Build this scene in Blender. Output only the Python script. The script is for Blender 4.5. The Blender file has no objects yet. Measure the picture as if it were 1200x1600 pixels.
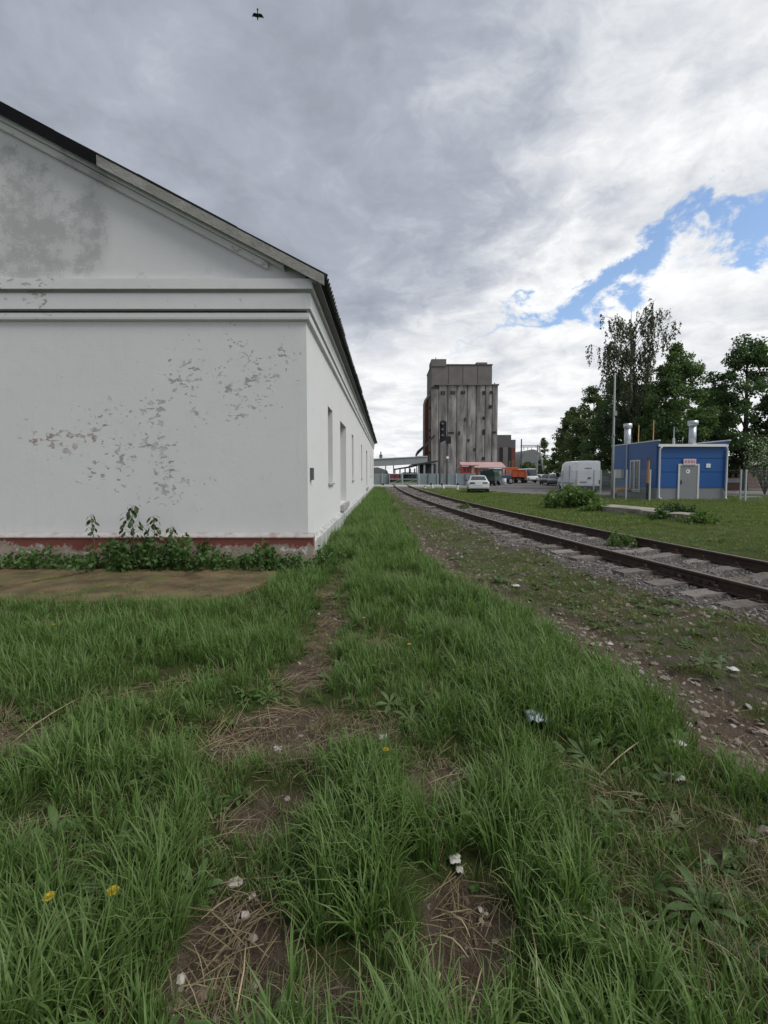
import bpy, math, random
import numpy as np
from mathutils import Vector, Matrix, Euler
R = math.radians
random.seed(7)
rng = np.random.default_rng(7)
S = bpy.context.scene
COL = S.collection

# ------------------------------------------------------------------ camera
CAM_H, PITCH, F, VPX, HOR = 1.55, R(3.0), 711.0, 604.0, 740.0
CY = HOR + F*math.tan(PITCH)
cd = bpy.data.cameras.new('camera'); cam = bpy.data.objects.new('camera', cd); COL.objects.link(cam)
cam.location = (0, 0, CAM_H); cam.rotation_euler = (R(90)-PITCH, 0, 0)
cd.sensor_fit = 'VERTICAL'; cd.sensor_height = 36; cd.sensor_width = 27
cd.lens = 36*F/1600
cd.shift_x = -(VPX-600)/1600; cd.shift_y = -(800-CY)/1600
cd.clip_start = 0.02; cd.clip_end = 3000
S.camera = cam
S.render.resolution_x, S.render.resolution_y = 768, 1024

def at(px, py, Y):
    """world point at depth Y seen at a pixel of the 1200x1600 photograph (used to survey the place)"""
    a = (px-VPX)/F; b = (CY-py)/F
    dy = math.cos(PITCH) + b*math.sin(PITCH); dz = -math.sin(PITCH) + b*math.cos(PITCH)
    k = Y/dy
    return Vector((a*k, Y, CAM_H + dz*k))
def XX(px, Y): return at(px, HOR, Y).x
def ZZ(py, Y): return at(VPX, py, Y).z
def GY(py, z=0.0):
    lo, hi = 0.3, 400
    for _ in range(50):
        m = math.sqrt(lo*hi)
        if ZZ(py, m) > z: lo = m
        else: hi = m
    return lo

# ------------------------------------------------------------------ node helper
class N:
    def __init__(s, tree): s.t = tree; tree.nodes.clear()
    def n(s, typ, **kw):
        x = s.t.nodes.new(typ)
        for k, v in kw.items(): setattr(x, k, v)
        return x
    def set(s, sock, val):
        if val is None: return
        if hasattr(val, 'is_linked') or isinstance(val, bpy.types.NodeSocket): s.t.links.new(val, sock)
        else:
            if sock.type == 'RGBA' and len(val) == 3: val = (*val, 1)
            sock.default_value = val
    def m(s, op, a, b=None, c=None, clamp=False):
        x = s.n('ShaderNodeMath', operation=op); x.use_clamp = clamp
        s.set(x.inputs[0], a); s.set(x.inputs[1], b)
        if c is not None: s.set(x.inputs[2], c)
        return x.outputs[0]
    def ss(s, e0, e1, v):
        x = s.n('ShaderNodeMapRange', interpolation_type='SMOOTHSTEP')
        s.set(x.inputs['Value'], v); s.set(x.inputs['From Min'], e0); s.set(x.inputs['From Max'], e1)
        return x.outputs[0]
    def mr(s, v, a, b, c, d):
        x = s.n('ShaderNodeMapRange'); s.set(x.inputs['Value'], v)
        for k, q in zip(('From Min', 'From Max', 'To Min', 'To Max'), (a, b, c, d)): s.set(x.inputs[k], q)
        return x.outputs[0]
    def noise(s, vec, scale, detail=4, rough=.55, dist=0, out=0):
        x = s.n('ShaderNodeTexNoise'); s.set(x.inputs['Vector'], vec)
        x.inputs['Scale'].default_value = scale; x.inputs['Detail'].default_value = detail
        x.inputs['Roughness'].default_value = rough; x.inputs['Distortion'].default_value = dist
        return x.outputs[out]
    def mix(s, f, a, b, mode='MIX'):
        x = s.n('ShaderNodeMix', data_type='RGBA', blend_type=mode)
        s.set(x.inputs[0], f); s.set(x.inputs[6], a); s.set(x.inputs[7], b)
        return x.outputs[2]
    def vm(s, op, a, b=None):
        x = s.n('ShaderNodeVectorMath', operation=op); s.set(x.inputs[0], a)
        if b is not None: s.set(x.inputs[1], b)
        return x.outputs[0]
    def attr(s, name):
        return s.n('ShaderNodeAttribute', attribute_name=name).outputs['Fac']
    def pos(s): return s.n('ShaderNodeNewGeometry').outputs['Position']
    def obj(s): return s.n('ShaderNodeTexCoord').outputs['Object']

# ------------------------------------------------------------------ sky
SUN_EL, SUN_AZ = R(52), R(118)      # azimuth measured clockwise from +Y: to the right, a little behind the camera
w = bpy.data.worlds.new('World'); S.world = w; w.use_nodes = True
g = N(w.node_tree)
d = g.n('ShaderNodeTexCoord').outputs['Generated']
sp = g.n('ShaderNodeSeparateXYZ'); g.set(sp.inputs[0], d); dx, dy, dz = sp.outputs
zc = g.m('ADD', g.m('MAXIMUM', dz, 0.0), 0.12)
u = g.m('DIVIDE', dx, zc); v = g.m('DIVIDE', dy, zc)
cb = g.n('ShaderNodeCombineXYZ'); g.set(cb.inputs[0], u); g.set(cb.inputs[1], v); P = cb.outputs[0]
warp = g.noise(P, 1.3, 5, .6, 0, 1)
Pw = g.vm('ADD', P, g.vm('MULTIPLY', g.vm('SUBTRACT', warp, (.5, .5, .5)), (.55, .55, 0)))
nL = g.noise(Pw, 1.1, 3, .5)
nM = g.noise(Pw, 2.6, 8, .60, .25)
Pd = g.vm('MULTIPLY', d, (1, 1, 1.5))
nF = g.noise(g.vm('ADD', Pd, g.vm('MULTIPLY', g.vm('SUBTRACT', warp, (.5, .5, .5)), (.25, .25, .25))), 4.6, 9, .62, .3)
nT = g.noise(Pd, 10.0, 9, .62, .4)
nB = g.noise(g.vm('ADD', Pd, (7.3, 2.1, 0)), 5.5, 10, .60, .2)
# break between the overcast deck and the next bank of cloud
wband = g.m('ADD', g.m('ADD', u, g.m('MULTIPLY', v, .687)), g.m('MULTIPLY', g.m('SUBTRACT', nB, .5), 1.25))
wband = g.m('ADD', wband, g.m('MULTIPLY', g.m('SUBTRACT', nT, .5), .95))
hw = g.mr(g.m('ADD', u, g.m('MULTIPLY', g.m('SUBTRACT', nM, .5), 1.3)), .25, 1.10, -.09, .20)
hw = g.m('MINIMUM', hw, .22)
dist = g.m('ABSOLUTE', g.m('SUBTRACT', wband, 2.06))
gap = g.m('SUBTRACT', 1.0, g.ss(g.m('SUBTRACT', hw, .06), g.m('ADD', hw, .09), dist))
# thin specks of blue in the deck, to the right
specks = g.m('MULTIPLY', g.ss(.60, .70, nB), g.m('MULTIPLY', g.ss(.75, .98, u), g.ss(1.9, 1.3, v)))
gap = g.m('MAXIMUM', gap, g.m('MULTIPLY', specks, .8))
# thickness of the deck: thick and grey overhead and to the left, thin and bright towards the break and the horizon
un = g.m('ADD', u, g.m('MULTIPLY', g.m('SUBTRACT', nM, .5), .9))
thick = g.m('MULTIPLY', g.ss(.85, -.15, un), g.ss(3.0, 1.7, g.m('ADD', v, g.m('MULTIPLY', g.m('SUBTRACT', nL, .5), 1.2))))
bri = g.m('ADD', g.m('MULTIPLY', g.m('SUBTRACT', 1.0, thick), .58), .17)
bri = g.m('ADD', bri, g.m('MULTIPLY', g.m('SUBTRACT', nM, .5), 1.0))
bri = g.m('ADD', bri, g.m('MULTIPLY', g.m('SUBTRACT', nF, .5), .95))
bri = g.m('ADD', bri, g.m('MULTIPLY', g.m('SUBTRACT', nL, .5), .5))
bri = g.m('ADD', bri, g.m('MULTIPLY', g.m('SUBTRACT', nT, .5), g.m('MULTIPLY', g.ss(.0, .7, u), .5)))
bri = g.m('ADD', bri, g.m('MULTIPLY', g.ss(.42, .05, dz), .10))
bri = g.m('ADD', bri, g.m('MULTIPLY', g.ss(.75, .12, dist), g.m('MULTIPLY', g.ss(.2, .8, u), .20)))
ramp = g.n('ShaderNodeValToRGB'); g.set(ramp.inputs[0], bri)
els = ramp.color_ramp.elements
els[0].position = 0.0; els[0].color = (.315, .345, .405, 1)
els[1].position = 1.0; els[1].color = (.94, .945, .95, 1)
for p_, c_ in ((.28, (.40, .43, .50, 1)), (.52, (.55, .58, .64, 1)), (.76, (.74, .76, .79, 1))):
    e = els.new(p_); e.color = c_
cloud = ramp.outputs[0]
sky = g.n('ShaderNodeTexSky', sky_type='NISHITA'); sky.sun_disc = False
sky.sun_elevation = SUN_EL; sky.sun_rotation = SUN_AZ; sky.air_density = 1.0; sky.dust_density = .6; sky.ozone_density = 1.5
b1 = g.n('ShaderNodeBackground'); g.set(b1.inputs[0], sky.outputs[0]); b1.inputs[1].default_value = 0.15
b2 = g.n('ShaderNodeBackground'); g.set(b2.inputs[0], cloud); b2.inputs[1].default_value = 0.84
# below the horizon the air is plain grey
ms = g.n('ShaderNodeMixShader'); g.set(ms.inputs[0], g.m('SUBTRACT', 1.0, gap))
g.t.links.new(b1.outputs[0], ms.inputs[1]); g.t.links.new(b2.outputs[0], ms.inputs[2])
wo = g.n('ShaderNodeOutputWorld'); g.t.links.new(ms.outputs[0], wo.inputs[0])

sl = bpy.data.lights.new('sun', 'SUN'); sun = bpy.data.objects.new('sun', sl); COL.objects.link(sun)
sl.energy = 1.9; sl.angle = R(28); sl.color = (1, .965, .91)
sd = Vector((math.sin(SUN_AZ)*math.cos(SUN_EL), math.cos(SUN_AZ)*math.cos(SUN_EL), math.sin(SUN_EL)))
sun.rotation_euler = sd.to_track_quat('Z', 'Y').to_euler(); sun.location = (20, -10, 40)
vs = S.view_settings; vs.view_transform = 'Standard'; vs.look = 'None'; vs.exposure = 0.35; vs.gamma = 1; vs.use_curve_mapping = False

# ------------------------------------------------------------------ materials
MATS = {}
def mat(name, col, var=.12, scale=4.0, rough=.8, bump=0.0, bscale=None, metal=0.0, stain=None, stain_amt=0.0, stain_scale=1.0,
        stretch=(1, 1, 1), spec=.3, rand=0.0, con=False):
    if name in MATS: return MATS[name]
    m = bpy.data.materials.new(name); m.use_nodes = True; g = N(m.node_tree)
    o = g.n('ShaderNodeOutputMaterial'); b = g.n('ShaderNodeBsdfPrincipled'); g.t.links.new(b.outputs[0], o.inputs[0])
    co = g.vm('MULTIPLY', g.pos(), stretch)
    n1 = g.noise(co, scale, 6, .6)
    if con: n1 = g.ss(.30, .70, n1)
    c = g.mix(n1, tuple(x*(1-var*2) for x in col), tuple(min(1, x*(1+var*2)) for x in col))
    if stain is not None:
        n2 = g.noise(co, stain_scale, 7, .65)
        c = g.mix(g.m('MULTIPLY', g.ss(.48, .68, n2), stain_amt), c, stain)
    if rand:
        oi = g.n('ShaderNodeObjectInfo').outputs['Random']
        hs = g.n('ShaderNodeHueSaturation'); g.set(hs.inputs['Color'], c); g.set(hs.inputs['Value'], g.mr(oi, 0, 1, 1-rand, 1+rand)); c = hs.outputs[0]
    g.set(b.inputs['Base Color'], c); b.inputs['Roughness'].default_value = rough; b.inputs['Metallic'].default_value = metal
    b.inputs['Specular IOR Level'].default_value = spec
    if bump:
        bp = g.n('ShaderNodeBump'); bp.inputs['Strength'].default_value = bump; bp.inputs['Distance'].default_value = .02
        g.set(bp.inputs['Height'], g.noise(co, bscale or scale*4, 5, .6)); g.t.links.new(bp.outputs[0], b.inputs['Normal'])
    MATS[name] = m; return m

def leaf_mat(name, c0, c1, trans=.35, rough=.55, tip=None, inst=False, clump=0.0):
    m = bpy.data.materials.new(name); m.use_nodes = True; g = N(m.node_tree)
    o = g.n('ShaderNodeOutputMaterial')
    r = g.n('ShaderNodeNewGeometry').outputs['Random Per Island']
    if inst:
        oi = g.n('ShaderNodeObjectInfo').outputs['Random']
        r = g.m('ADD', g.m('MULTIPLY', r, .55), g.m('MULTIPLY', oi, .45))
    c = g.mix(r, c0, c1)
    nz = g.noise(g.pos(), .9, 3, .5)
    c = g.mix(g.ss(.35, .7, nz), g.mix(1.0, c, (.80, .84, .9), 'MULTIPLY'), c)
    if tip is not None: c = g.mix(g.m('MULTIPLY', g.attr('along'), .8), c, tip)
    b = g.n('ShaderNodeBsdfPrincipled'); g.set(b.inputs['Base Color'], c); b.inputs['Roughness'].default_value = rough
    b.inputs['Specular IOR Level'].default_value = .35
    t = g.n('ShaderNodeBsdfTranslucent'); g.set(t.inputs[0], g.mix(1.0, c, (1.0, 1.15, .6), 'MULTIPLY'))
    x = g.n('ShaderNodeMixShader'); x.inputs[0].default_value = trans
    g.t.links.new(b.outputs[0], x.inputs[1]); g.t.links.new(t.outputs[0], x.inputs[2]); g.t.links.new(x.outputs[0], o.inputs[0])
    MATS[name] = m; return m

def glass_mat(name, col=(.03, .04, .05), rough=.08):
    m = bpy.data.materials.new(name); m.use_nodes = True; b = m.node_tree.nodes['Principled BSDF']
    b.inputs['Base Color'].default_value = (*col, 1); b.inputs['Roughness'].default_value = rough; b.inputs['Specular IOR Level'].default_value = .6
    MATS[name] = m; return m

# ------------------------------------------------------------------ mesh helpers
ORG = {}
class MB:
    def __init__(s): s.v = []; s.f = []; s.mi = []
    def add(s, vs, fs, mi=0):
        o = len(s.v); s.v += [tuple(p) for p in vs]; s.f += [tuple(i+o for i in f) for f in fs]; s.mi += [mi]*len(fs); return s
    def box(s, x0, x1, y0, y1, z0, z1, mi=0):
        return s.add([(x0,y0,z0),(x1,y0,z0),(x1,y1,z0),(x0,y1,z0),(x0,y0,z1),(x1,y0,z1),(x1,y1,z1),(x0,y1,z1)],
                     [(0,3,2,1),(4,5,6,7),(0,1,5,4),(1,2,6,5),(2,3,7,6),(3,0,4,7)], mi)
    def bar(s, p0, p1, w, h=None, up=(0,0,1), mi=0):
        p0, p1 = Vector(p0), Vector(p1); h = h or w; t = (p1-p0).normalized(); up = Vector(up)
        if abs(t.dot(up)) > .98: up = Vector((0,1,0))
        a = t.cross(up).normalized()*w/2; b = a.normalized().cross(t).normalized()*h/2
        return s.add([p0-a-b,p0+a-b,p0+a+b,p0-a+b,p1-a-b,p1+a-b,p1+a+b,p1-a+b],
                     [(0,3,2,1),(4,5,6,7),(0,1,5,4),(1,2,6,5),(2,3,7,6),(3,0,4,7)], mi)
    def tube(s, pts, rad, n=8, caps=True, mi=0):
        pts = [Vector(p) for p in pts]; k = len(pts)
        if not hasattr(rad, '__len__'): rad = [rad]*k
        vs = []
        ref = None
        for i, p in enumerate(pts):
            t = (pts[min(i+1,k-1)]-pts[max(i-1,0)]).normalized()
            if ref is None: ref = Vector((1,0,0)) if abs(t.x) < .8 else Vector((0,1,0))
            a = (ref - t*ref.dot(t)).normalized(); ref = a; b = t.cross(a)
            for j in range(n):
                q = 2*math.pi*j/n; vs.append(p + (a*math.cos(q)+b*math.sin(q))*rad[i])
        fs = [(i*n+j, i*n+(j+1)%n, (i+1)*n+(j+1)%n, (i+1)*n+j) for i in range(k-1) for j in range(n)]
        if caps: fs += [tuple(range(n-1,-1,-1)), tuple((k-1)*n+j for j in range(n))]
        return s.add(vs, fs, mi)
    def prism(s, poly, z0, z1, mi=0):
        n = len(poly); vs = [(x,y,z0) for x,y in poly]+[(x,y,z1) for x,y in poly]
        return s.add(vs, [tuple(range(n-1,-1,-1)), tuple(range(n,2*n))]+[(i,(i+1)%n,n+(i+1)%n,n+i) for i in range(n)], mi)
    def prism_y(s, poly, y0, y1, mi=0):          # poly in (x, z)
        n = len(poly); vs = [(x,y0,z) for x,z in poly]+[(x,y1,z) for x,z in poly]
        return s.add(vs, [tuple(range(n)), tuple(range(2*n-1,n-1,-1))]+[(i,n+i,n+(i+1)%n,(i+1)%n) for i in range(n)], mi)
    def prism_x(s, poly, x0, x1, mi=0):          # poly in (y, z)
        n = len(poly); vs = [(x0,y,z) for y,z in poly]+[(x1,y,z) for y,z in poly]
        return s.add(vs, [tuple(range(n-1,-1,-1)), tuple(range(n,2*n))]+[(i,(i+1)%n,n+(i+1)%n,n+i) for i in range(n)], mi)
    def loft(s, rings, caps=True, mi=0):
        n = len(rings[0]); vs = [p for r in rings for p in r]
        fs = [(i*n+j, i*n+(j+1)%n, (i+1)*n+(j+1)%n, (i+1)*n+j) for i in range(len(rings)-1) for j in range(n)]
        if caps: fs += [tuple(range(n-1,-1,-1)), tuple((len(rings)-1)*n+j for j in range(n))]
        return s.add(vs, fs, mi)
    def mesh(s, name, off=(0,0,0), smooth=False):
        me = bpy.data.meshes.new(name); o = Vector(off)
        me.from_pydata([(p[0]-o.x,p[1]-o.y,p[2]-o.z) for p in s.v], [], s.f)
        if any(s.mi): me.polygons.foreach_set('material_index', s.mi)
        if smooth: me.polygons.foreach_set('use_smooth', [True]*len(me.polygons))
        me.update(); return me
    def build(s, name, m, parent=None, smooth=False, bevel=0, kind=None):
        off = ORG.get(parent.name, Vector()) if parent else Vector()
        me = s.mesh(name, off, smooth); o = bpy.data.objects.new(name, me); COL.objects.link(o)
        for mm in (m if isinstance(m, (list, tuple)) else [m]): me.materials.append(mm)
        if parent: o.parent = parent; ORG[o.name] = off
        if bevel:
            b = o.modifiers.new('bevel', 'BEVEL'); b.width = bevel; b.segments = 2; b.limit_method = 'ANGLE'; b.angle_limit = R(40)
        if kind: o['kind'] = kind
        return o
def mesh_obj(name, me, m, parent=None, loc=None):
    o = bpy.data.objects.new(name, me); COL.objects.link(o)
    if m is not None and len(me.materials) == 0: me.materials.append(m)
    if parent: o.parent = parent; ORG[o.name] = ORG.get(parent.name, Vector())
    if loc is not None: o.location = Vector(loc) - (ORG.get(parent.name, Vector()) if parent else Vector())
    return o
def thing(name, label, cat, loc=(0,0,0), rotz=0, group=None, local=False):
    o = bpy.data.objects.new(name, None); COL.objects.link(o); o.empty_display_size = .2
    o.location = loc; o.rotation_euler = (0,0,rotz); o['label'] = label; o['category'] = cat
    if group: o['group'] = group
    ORG[o.name] = Vector() if local else Vector(loc)
    return o
def tag(o, label, cat, group=None):
    o['label'] = label; o['category'] = cat
    if group: o['group'] = group
    return o
def np_mesh(name, verts, faces, m, parent=None, smooth=False, along=None):
    """verts (n,3), faces (k,3|4) numpy -> mesh object"""
    me = bpy.data.meshes.new(name); off = ORG.get(parent.name, Vector()) if parent else Vector()
    verts = np.asarray(verts, dtype=np.float32) - np.array(off, dtype=np.float32)
    nf, k = faces.shape
    me.vertices.add(len(verts)); me.vertices.foreach_set('co', verts.ravel())
    me.loops.add(nf*k); me.loops.foreach_set('vertex_index', faces.astype(np.int32).ravel())
    me.polygons.add(nf); me.polygons.foreach_set('loop_start', np.arange(0, nf*k, k, dtype=np.int32))
    if smooth: me.polygons.foreach_set('use_smooth', np.ones(nf, dtype=bool))
    me.update(calc_edges=True); me.validate()
    if along is not None:
        a = me.attributes.new('along', 'FLOAT', 'POINT'); a.data.foreach_set('value', np.asarray(along, dtype=np.float32))
    if m is not None: me.materials.append(m)
    o = bpy.data.objects.new(name, me); COL.objects.link(o)
    if parent: o.parent = parent; ORG[o.name] = off
    return o
def hash2(i, j, seed):
    h = (i.astype(np.int64)*374761393 + j.astype(np.int64)*668265263 + seed*974711) & 0x7fffffff
    h = ((h ^ (h >> 13))*1274126177) & 0x7fffffff
    return ((h ^ (h >> 16)) & 0xffff)/65535.0
def vn(x, y, s=1.0, seed=0):
    x = np.asarray(x, float)*s; y = np.asarray(y, float)*s
    i = np.floor(x); j = np.floor(y); fx = x-i; fy = y-j; fx = fx*fx*(3-2*fx); fy = fy*fy*(3-2*fy)
    return (hash2(i,j,seed)*(1-fx)+hash2(i+1,j,seed)*fx)*(1-fy)+(hash2(i,j+1,seed)*(1-fx)+hash2(i+1,j+1,seed)*fx)*fy
def fbm(x, y, s=1.0, seed=0, o=4):
    t = 0; a = 1; n = 0
    for k in range(o): t = t + a*vn(x, y, s*2**k, seed+k*17); n += a; a *= .5
    return t/n
def sst(a, b, x):
    t = np.clip((x-a)/(b-a), 0, 1); return t*t*(3-2*t)

# ------------------------------------------------------------------ ground
def tx(y): return 1.4 + 4.9*np.exp(-np.asarray(y, float)/17.0)          # centre line of the track
def tslope(y): return -4.9/17*np.exp(-np.asarray(y, float)/17.0)
def tdist(x, y): return (x - tx(y))/np.sqrt(1+tslope(y)**2)
PXY = np.array([[0,2.6],[1.2,2.38],[2,2.26],[2.69,2.16],[3.44,2.10],[4.69,1.88],[6.1,1.30],[7.87,.95],[12,.72],[16,.52],[22,.33],[35,.0],[50,-.2],[80,-.3]])
FXY = np.array([[0,-.42],[1.2,-.50],[1.45,-.53],[1.97,-.60],[2.69,-.62],[3.8,-.57],[6.1,-.72],[7.2,-.72],[9,-.5],[12,-.4]])
PATCH = [(-.66,2.72,.42,.30,1.1),(-.17,2.72,.26,.2,.85),(.26,2.28,.22,.25,.8),(.29,1.48,.17,.22,1.0),(-.50,1.42,.2,.28,.95),(.24,1.32,.16,.10,.9),(-.55,2.05,.25,.25,.7),
         (1.35,1.9,.5,.5,.35),(-2.25,2.55,.3,.3,.55),(-1.75,3.1,.3,.2,.5),(-.62,3.5,.22,.5,.8),(-.6,4.6,.2,.8,.7),(-.12,4.2,.18,.25,.5),(-1.55,1.9,.2,.15,.45),
         (-.2,1.3,.35,.1,.6),(.18,6.6,.25,.3,.6)]
def soil(x, y):
    xp = np.interp(y, PXY[:,0], PXY[:,1]); wob = (fbm(x, y, 1.7, 3)-.5)*.35
    hwid = np.interp(y, [0,3,6,12,25], [.42,.34,.26,.20,.16])
    s1 = 1 - sst(.55, 1.15, np.abs(x-xp+wob)/hwid)
    xf = np.interp(y, FXY[:,0], FXY[:,1]); s2 = (1 - sst(.3, 1.1, np.abs(x-xf+wob*.6)/.22))*sst(10, 6, y)*(.25+.75*sst(.4,.62,fbm(x,y,1.1,31)))
    s3 = 0*x
    for px, py, rx, ry, a in PATCH:
        s3 = np.maximum(s3, a*np.exp(-((x-px)/rx)**2-((y-py)/ry)**2 + (fbm(x,y,5,11)-.5)*1.6))
    return np.clip(np.maximum(np.maximum(s1, s2*.42), s3), 0, 1)
def ballast(x, y):
    dd = tdist(x, y) + (fbm(x, y, 1.3, 5)-.5)*.7
    return np.clip(1 - sst(1.15, 1.9, np.abs(dd)), 0, 1)*sst(49, 47.5, y)
def shoulder(x, y):       # worn, stony, short grass between the foot path and the ballast
    xp = np.interp(y, PXY[:,0], PXY[:,1])
    return sst(-.15, .25, x-xp)*sst(0.2, -.5, tdist(x, y)+.3)
def hgt(x, y):
    x = np.asarray(x, float); y = np.asarray(y, float)
    near = sst(40, 12, y)
    h = ((fbm(x, y, .9, 1)-.5)*.14 + (fbm(x, y, 4.5, 2, 3)-.5)*.035)*near
    h = h - soil(x, y)*.045*near
    b = 1 - sst(1.25, 2.3, np.abs(tdist(x, y)))
    h = h*(1-b) + b*(.086 + (fbm(x, y, 5, 9)-.5)*.02)*sst(52, 46, y)
    h = h + .10*np.exp(-((x+.25)/.8)**2)*sst(6.5, 9.5, y)*sst(48, 40, y)
    # level pads for buildings, yard and slab apron
    pad = np.maximum.reduce([sst(-1.3,-1.6,x)*sst(5.0,5.4,y)*sst(50,48,y), sst(11.5,13,x)*sst(21,23.5,y), sst(44,46,y), sst(4.0,6,x)*sst(28,31,y)])
    return h*(1-pad)
def axis(parts):
    a = []
    for s, e, st in parts: a += list(np.arange(s, e, st))
    return np.array(a+[parts[-1][1]])
gx = axis([(-900,-100,100),(-100,-20,10),(-20,-8,1.5),(-8,-3,.14),(-3,3,.05),(3,8,.10),(8,20,.5),(20,60,4),(60,100,10),(100,900,100)])
gy = axis([(-60,-6,6),(-6,0,.5),(0,.6,.1),(.6,5,.05),(5,10,.09),(10,20,.25),(20,50,.8),(50,100,5),(100,300,20),(300,1500,150)])
GX, GYY = np.meshgrid(gx, gy); GZ = hgt(GX, GYY)
nx_, ny_ = len(gx), len(gy)
ii, jj = np.meshgrid(np.arange(nx_-1), np.arange(ny_-1)); a0 = (jj*nx_+ii).ravel()
ground = np_mesh('ground', np.stack([GX.ravel(), GYY.ravel(), GZ.ravel()], 1), np.stack([a0, a0+1, a0+1+nx_, a0+nx_], 1), None, smooth=True)
for nm, fn in (('soil', soil), ('ballast', ballast), ('shoulder', shoulder)):
    a = ground.data.attributes.new(nm, 'FLOAT', 'POINT'); a.data.foreach_set('value', fn(GX, GYY).ravel().astype(np.float32))
ground['kind'] = 'structure'
m = bpy.data.materials.new('turf_and_soil'); m.use_nodes = True; g = N(m.node_tree)
o_ = g.n('ShaderNodeOutputMaterial'); b_ = g.n('ShaderNodeBsdfPrincipled'); g.t.links.new(b_.outputs[0], o_.inputs[0])
p = g.pos(); n1 = g.noise(p, 3, 8, .65); n2 = g.noise(p, 38, 6, .7); n3 = g.noise(p, .35, 4, .6); n4 = g.noise(p, 110, 3, .6)
soilc = g.mix(n2, (.062, .045, .031), (.185, .142, .102)); soilc = g.mix(g.ss(.4, .65, n1), soilc, g.mix(n4, (.085, .064, .046), (.225, .178, .136)))
soilc = g.mix(g.ss(.68, .76, n4), soilc, (.26, .23, .20))
turf = g.mix(n2, (.035, .055, .013), (.095, .120, .036)); turf = g.mix(g.ss(.5, .75, n1), turf, (.085, .075, .035))
far = g.mix(n3, (.085, .125, .030), (.135, .155, .05)); far = g.mix(n2, g.mix(1.0, far, (.6, .62, .6), 'MULTIPLY'), g.mix(1.0, far, (1.3, 1.3, 1.2), 'MULTIPLY'))
spy = g.n('ShaderNodeSeparateXYZ'); g.set(spy.inputs[0], p)
turf = g.mix(g.ss(9, 18, spy.outputs[1]), turf, far)
gravc = g.mix(n4, (.05, .045, .042), (.24, .225, .215)); gravc = g.mix(g.ss(.5, .7, n1), gravc, (.10, .085, .07))
shc = g.mix(g.ss(.42, .62, n1), g.mix(n2, (.05, .06, .022), (.12, .125, .05)), g.mix(n4, (.07, .055, .042), (.19, .165, .14)))
sa = g.m('ADD', g.attr('soil'), g.m('MULTIPLY', g.m('SUBTRACT', n1, .5), .5))
c = g.mix(g.m('MULTIPLY', g.attr('shoulder'), .85), turf, shc)
c = g.mix(g.ss(.30, .62, sa), c, soilc)
c = g.mix(g.ss(.3, .6, g.m('ADD', g.attr('ballast'), g.m('MULTIPLY', g.m('SUBTRACT', n2, .5), .5))), c, gravc)
g.set(b_.inputs['Base Color'], c); b_.inputs['Roughness'].default_value = .95; b_.inputs['Specular IOR Level'].default_value = .15
bp = g.n('ShaderNodeBump'); bp.inputs['Strength'].default_value = 1.0; bp.inputs['Distance'].default_value = .05
g.set(bp.inputs['Height'], g.m('ADD', n2, g.m('MULTIPLY', n4, .6))); g.t.links.new(bp.outputs[0], b_.inputs['Normal'])
ground.data.materials.append(m)

asph = mat('worn_asphalt', (.125, .115, .11), .14, 1.2, .9, .4, 60, stain=(.19, .175, .165), stain_amt=.7, stain_scale=.5, con=True)
yard = MB().prism([(6.6,56),(8.6,44),(9.2,38.5),(10.6,33.8),(13,32.2),(24,31.6),(70,31.6),(70,150),(5,150),(5.2,62)], -.06, .012).build('yard_road', asph)
yard['kind'] = 'structure'
conc = mat('pale_concrete', (.36, .355, .34), .12, 3, .9, .3, 40, stain=(.22, .21, .19), stain_amt=.6, stain_scale=1.5)
# level crossing: a road of concrete slabs, with openings for the rails
cr = MB()
y0c, y1c = 47.5, 55.5
xl, xr = float(tx(51))-.80, float(tx(51))+.80
cr.prism([(-14,y0c+1),(xl-.12+.05,y0c),(xl-.12,y1c),(-14,y1c)], -.06, .215)
cr.prism([(xl+.14,y0c),(xr-.14,y0c),(xr-.14,y1c),(xl+.14,y1c)], -.06, .215)
cr.prism([(xr+.12,y0c),(8.7,y0c+.8),(7.6,y1c),(xr+.12,y1c)], -.06, .205)
cross = cr.build('crossing_road', conc); cross['kind'] = 'structure'

# ------------------------------------------------------------------ railway track
rust = mat('rusty_rail_steel', (.052, .034, .026), .25, 9, .75, .3, 60, stain=(.10, .055, .035), stain_amt=.5, stain_scale=6)
railtop = mat('worn_rail_head', (.20, .17, .15), .15, 9, .42, metal=.6)
sleep_m = mat('weathered_sleeper_concrete', (.185, .165, .150), .2, 7, .95, .6, 45, stain=(.10, .082, .068), stain_amt=.9, stain_scale=5, rand=.28)
track = thing('railway_track', 'single curved railway track with rusty rails on grey sleepers', 'railway track', (float(tx(8)), 8, .1))
ZR = .27
prof = [(-.075,0),(-.075,.012),(-.012,.03),(-.010,.105),(-.036,.118),(-.0375,.145),(-.030,.153),(.030,.153),(.0375,.145),(.036,.118),(.010,.105),(.012,.03),(.075,.012),(.075,0)]
ys = np.concatenate([np.arange(-4, 12, .35), np.arange(12, 60.1, .8)])
for sgn in (-1, 1):
    b = MB(); rings = []
    for y in ys:
        s = float(tslope(y)); nrm = Vector((1, -s, 0)).normalized(); c0 = Vector((float(tx(y)), y, ZR-.153)) + nrm*sgn*.795
        rings.append([c0 + nrm*a + Vector((0,0,z)) for a, z in prof])
    b.loft(rings); n = len(prof)
    for i in range(len(rings)-1): b.mi[i*n+6] = 1
    b.build('rail', [rust, railtop], track)
slp = MB(); L_ = 1.35
sec = [(-.14,-.10),(.14,-.10),(.115,.085),(-.115,.085)]
rings = []
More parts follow.
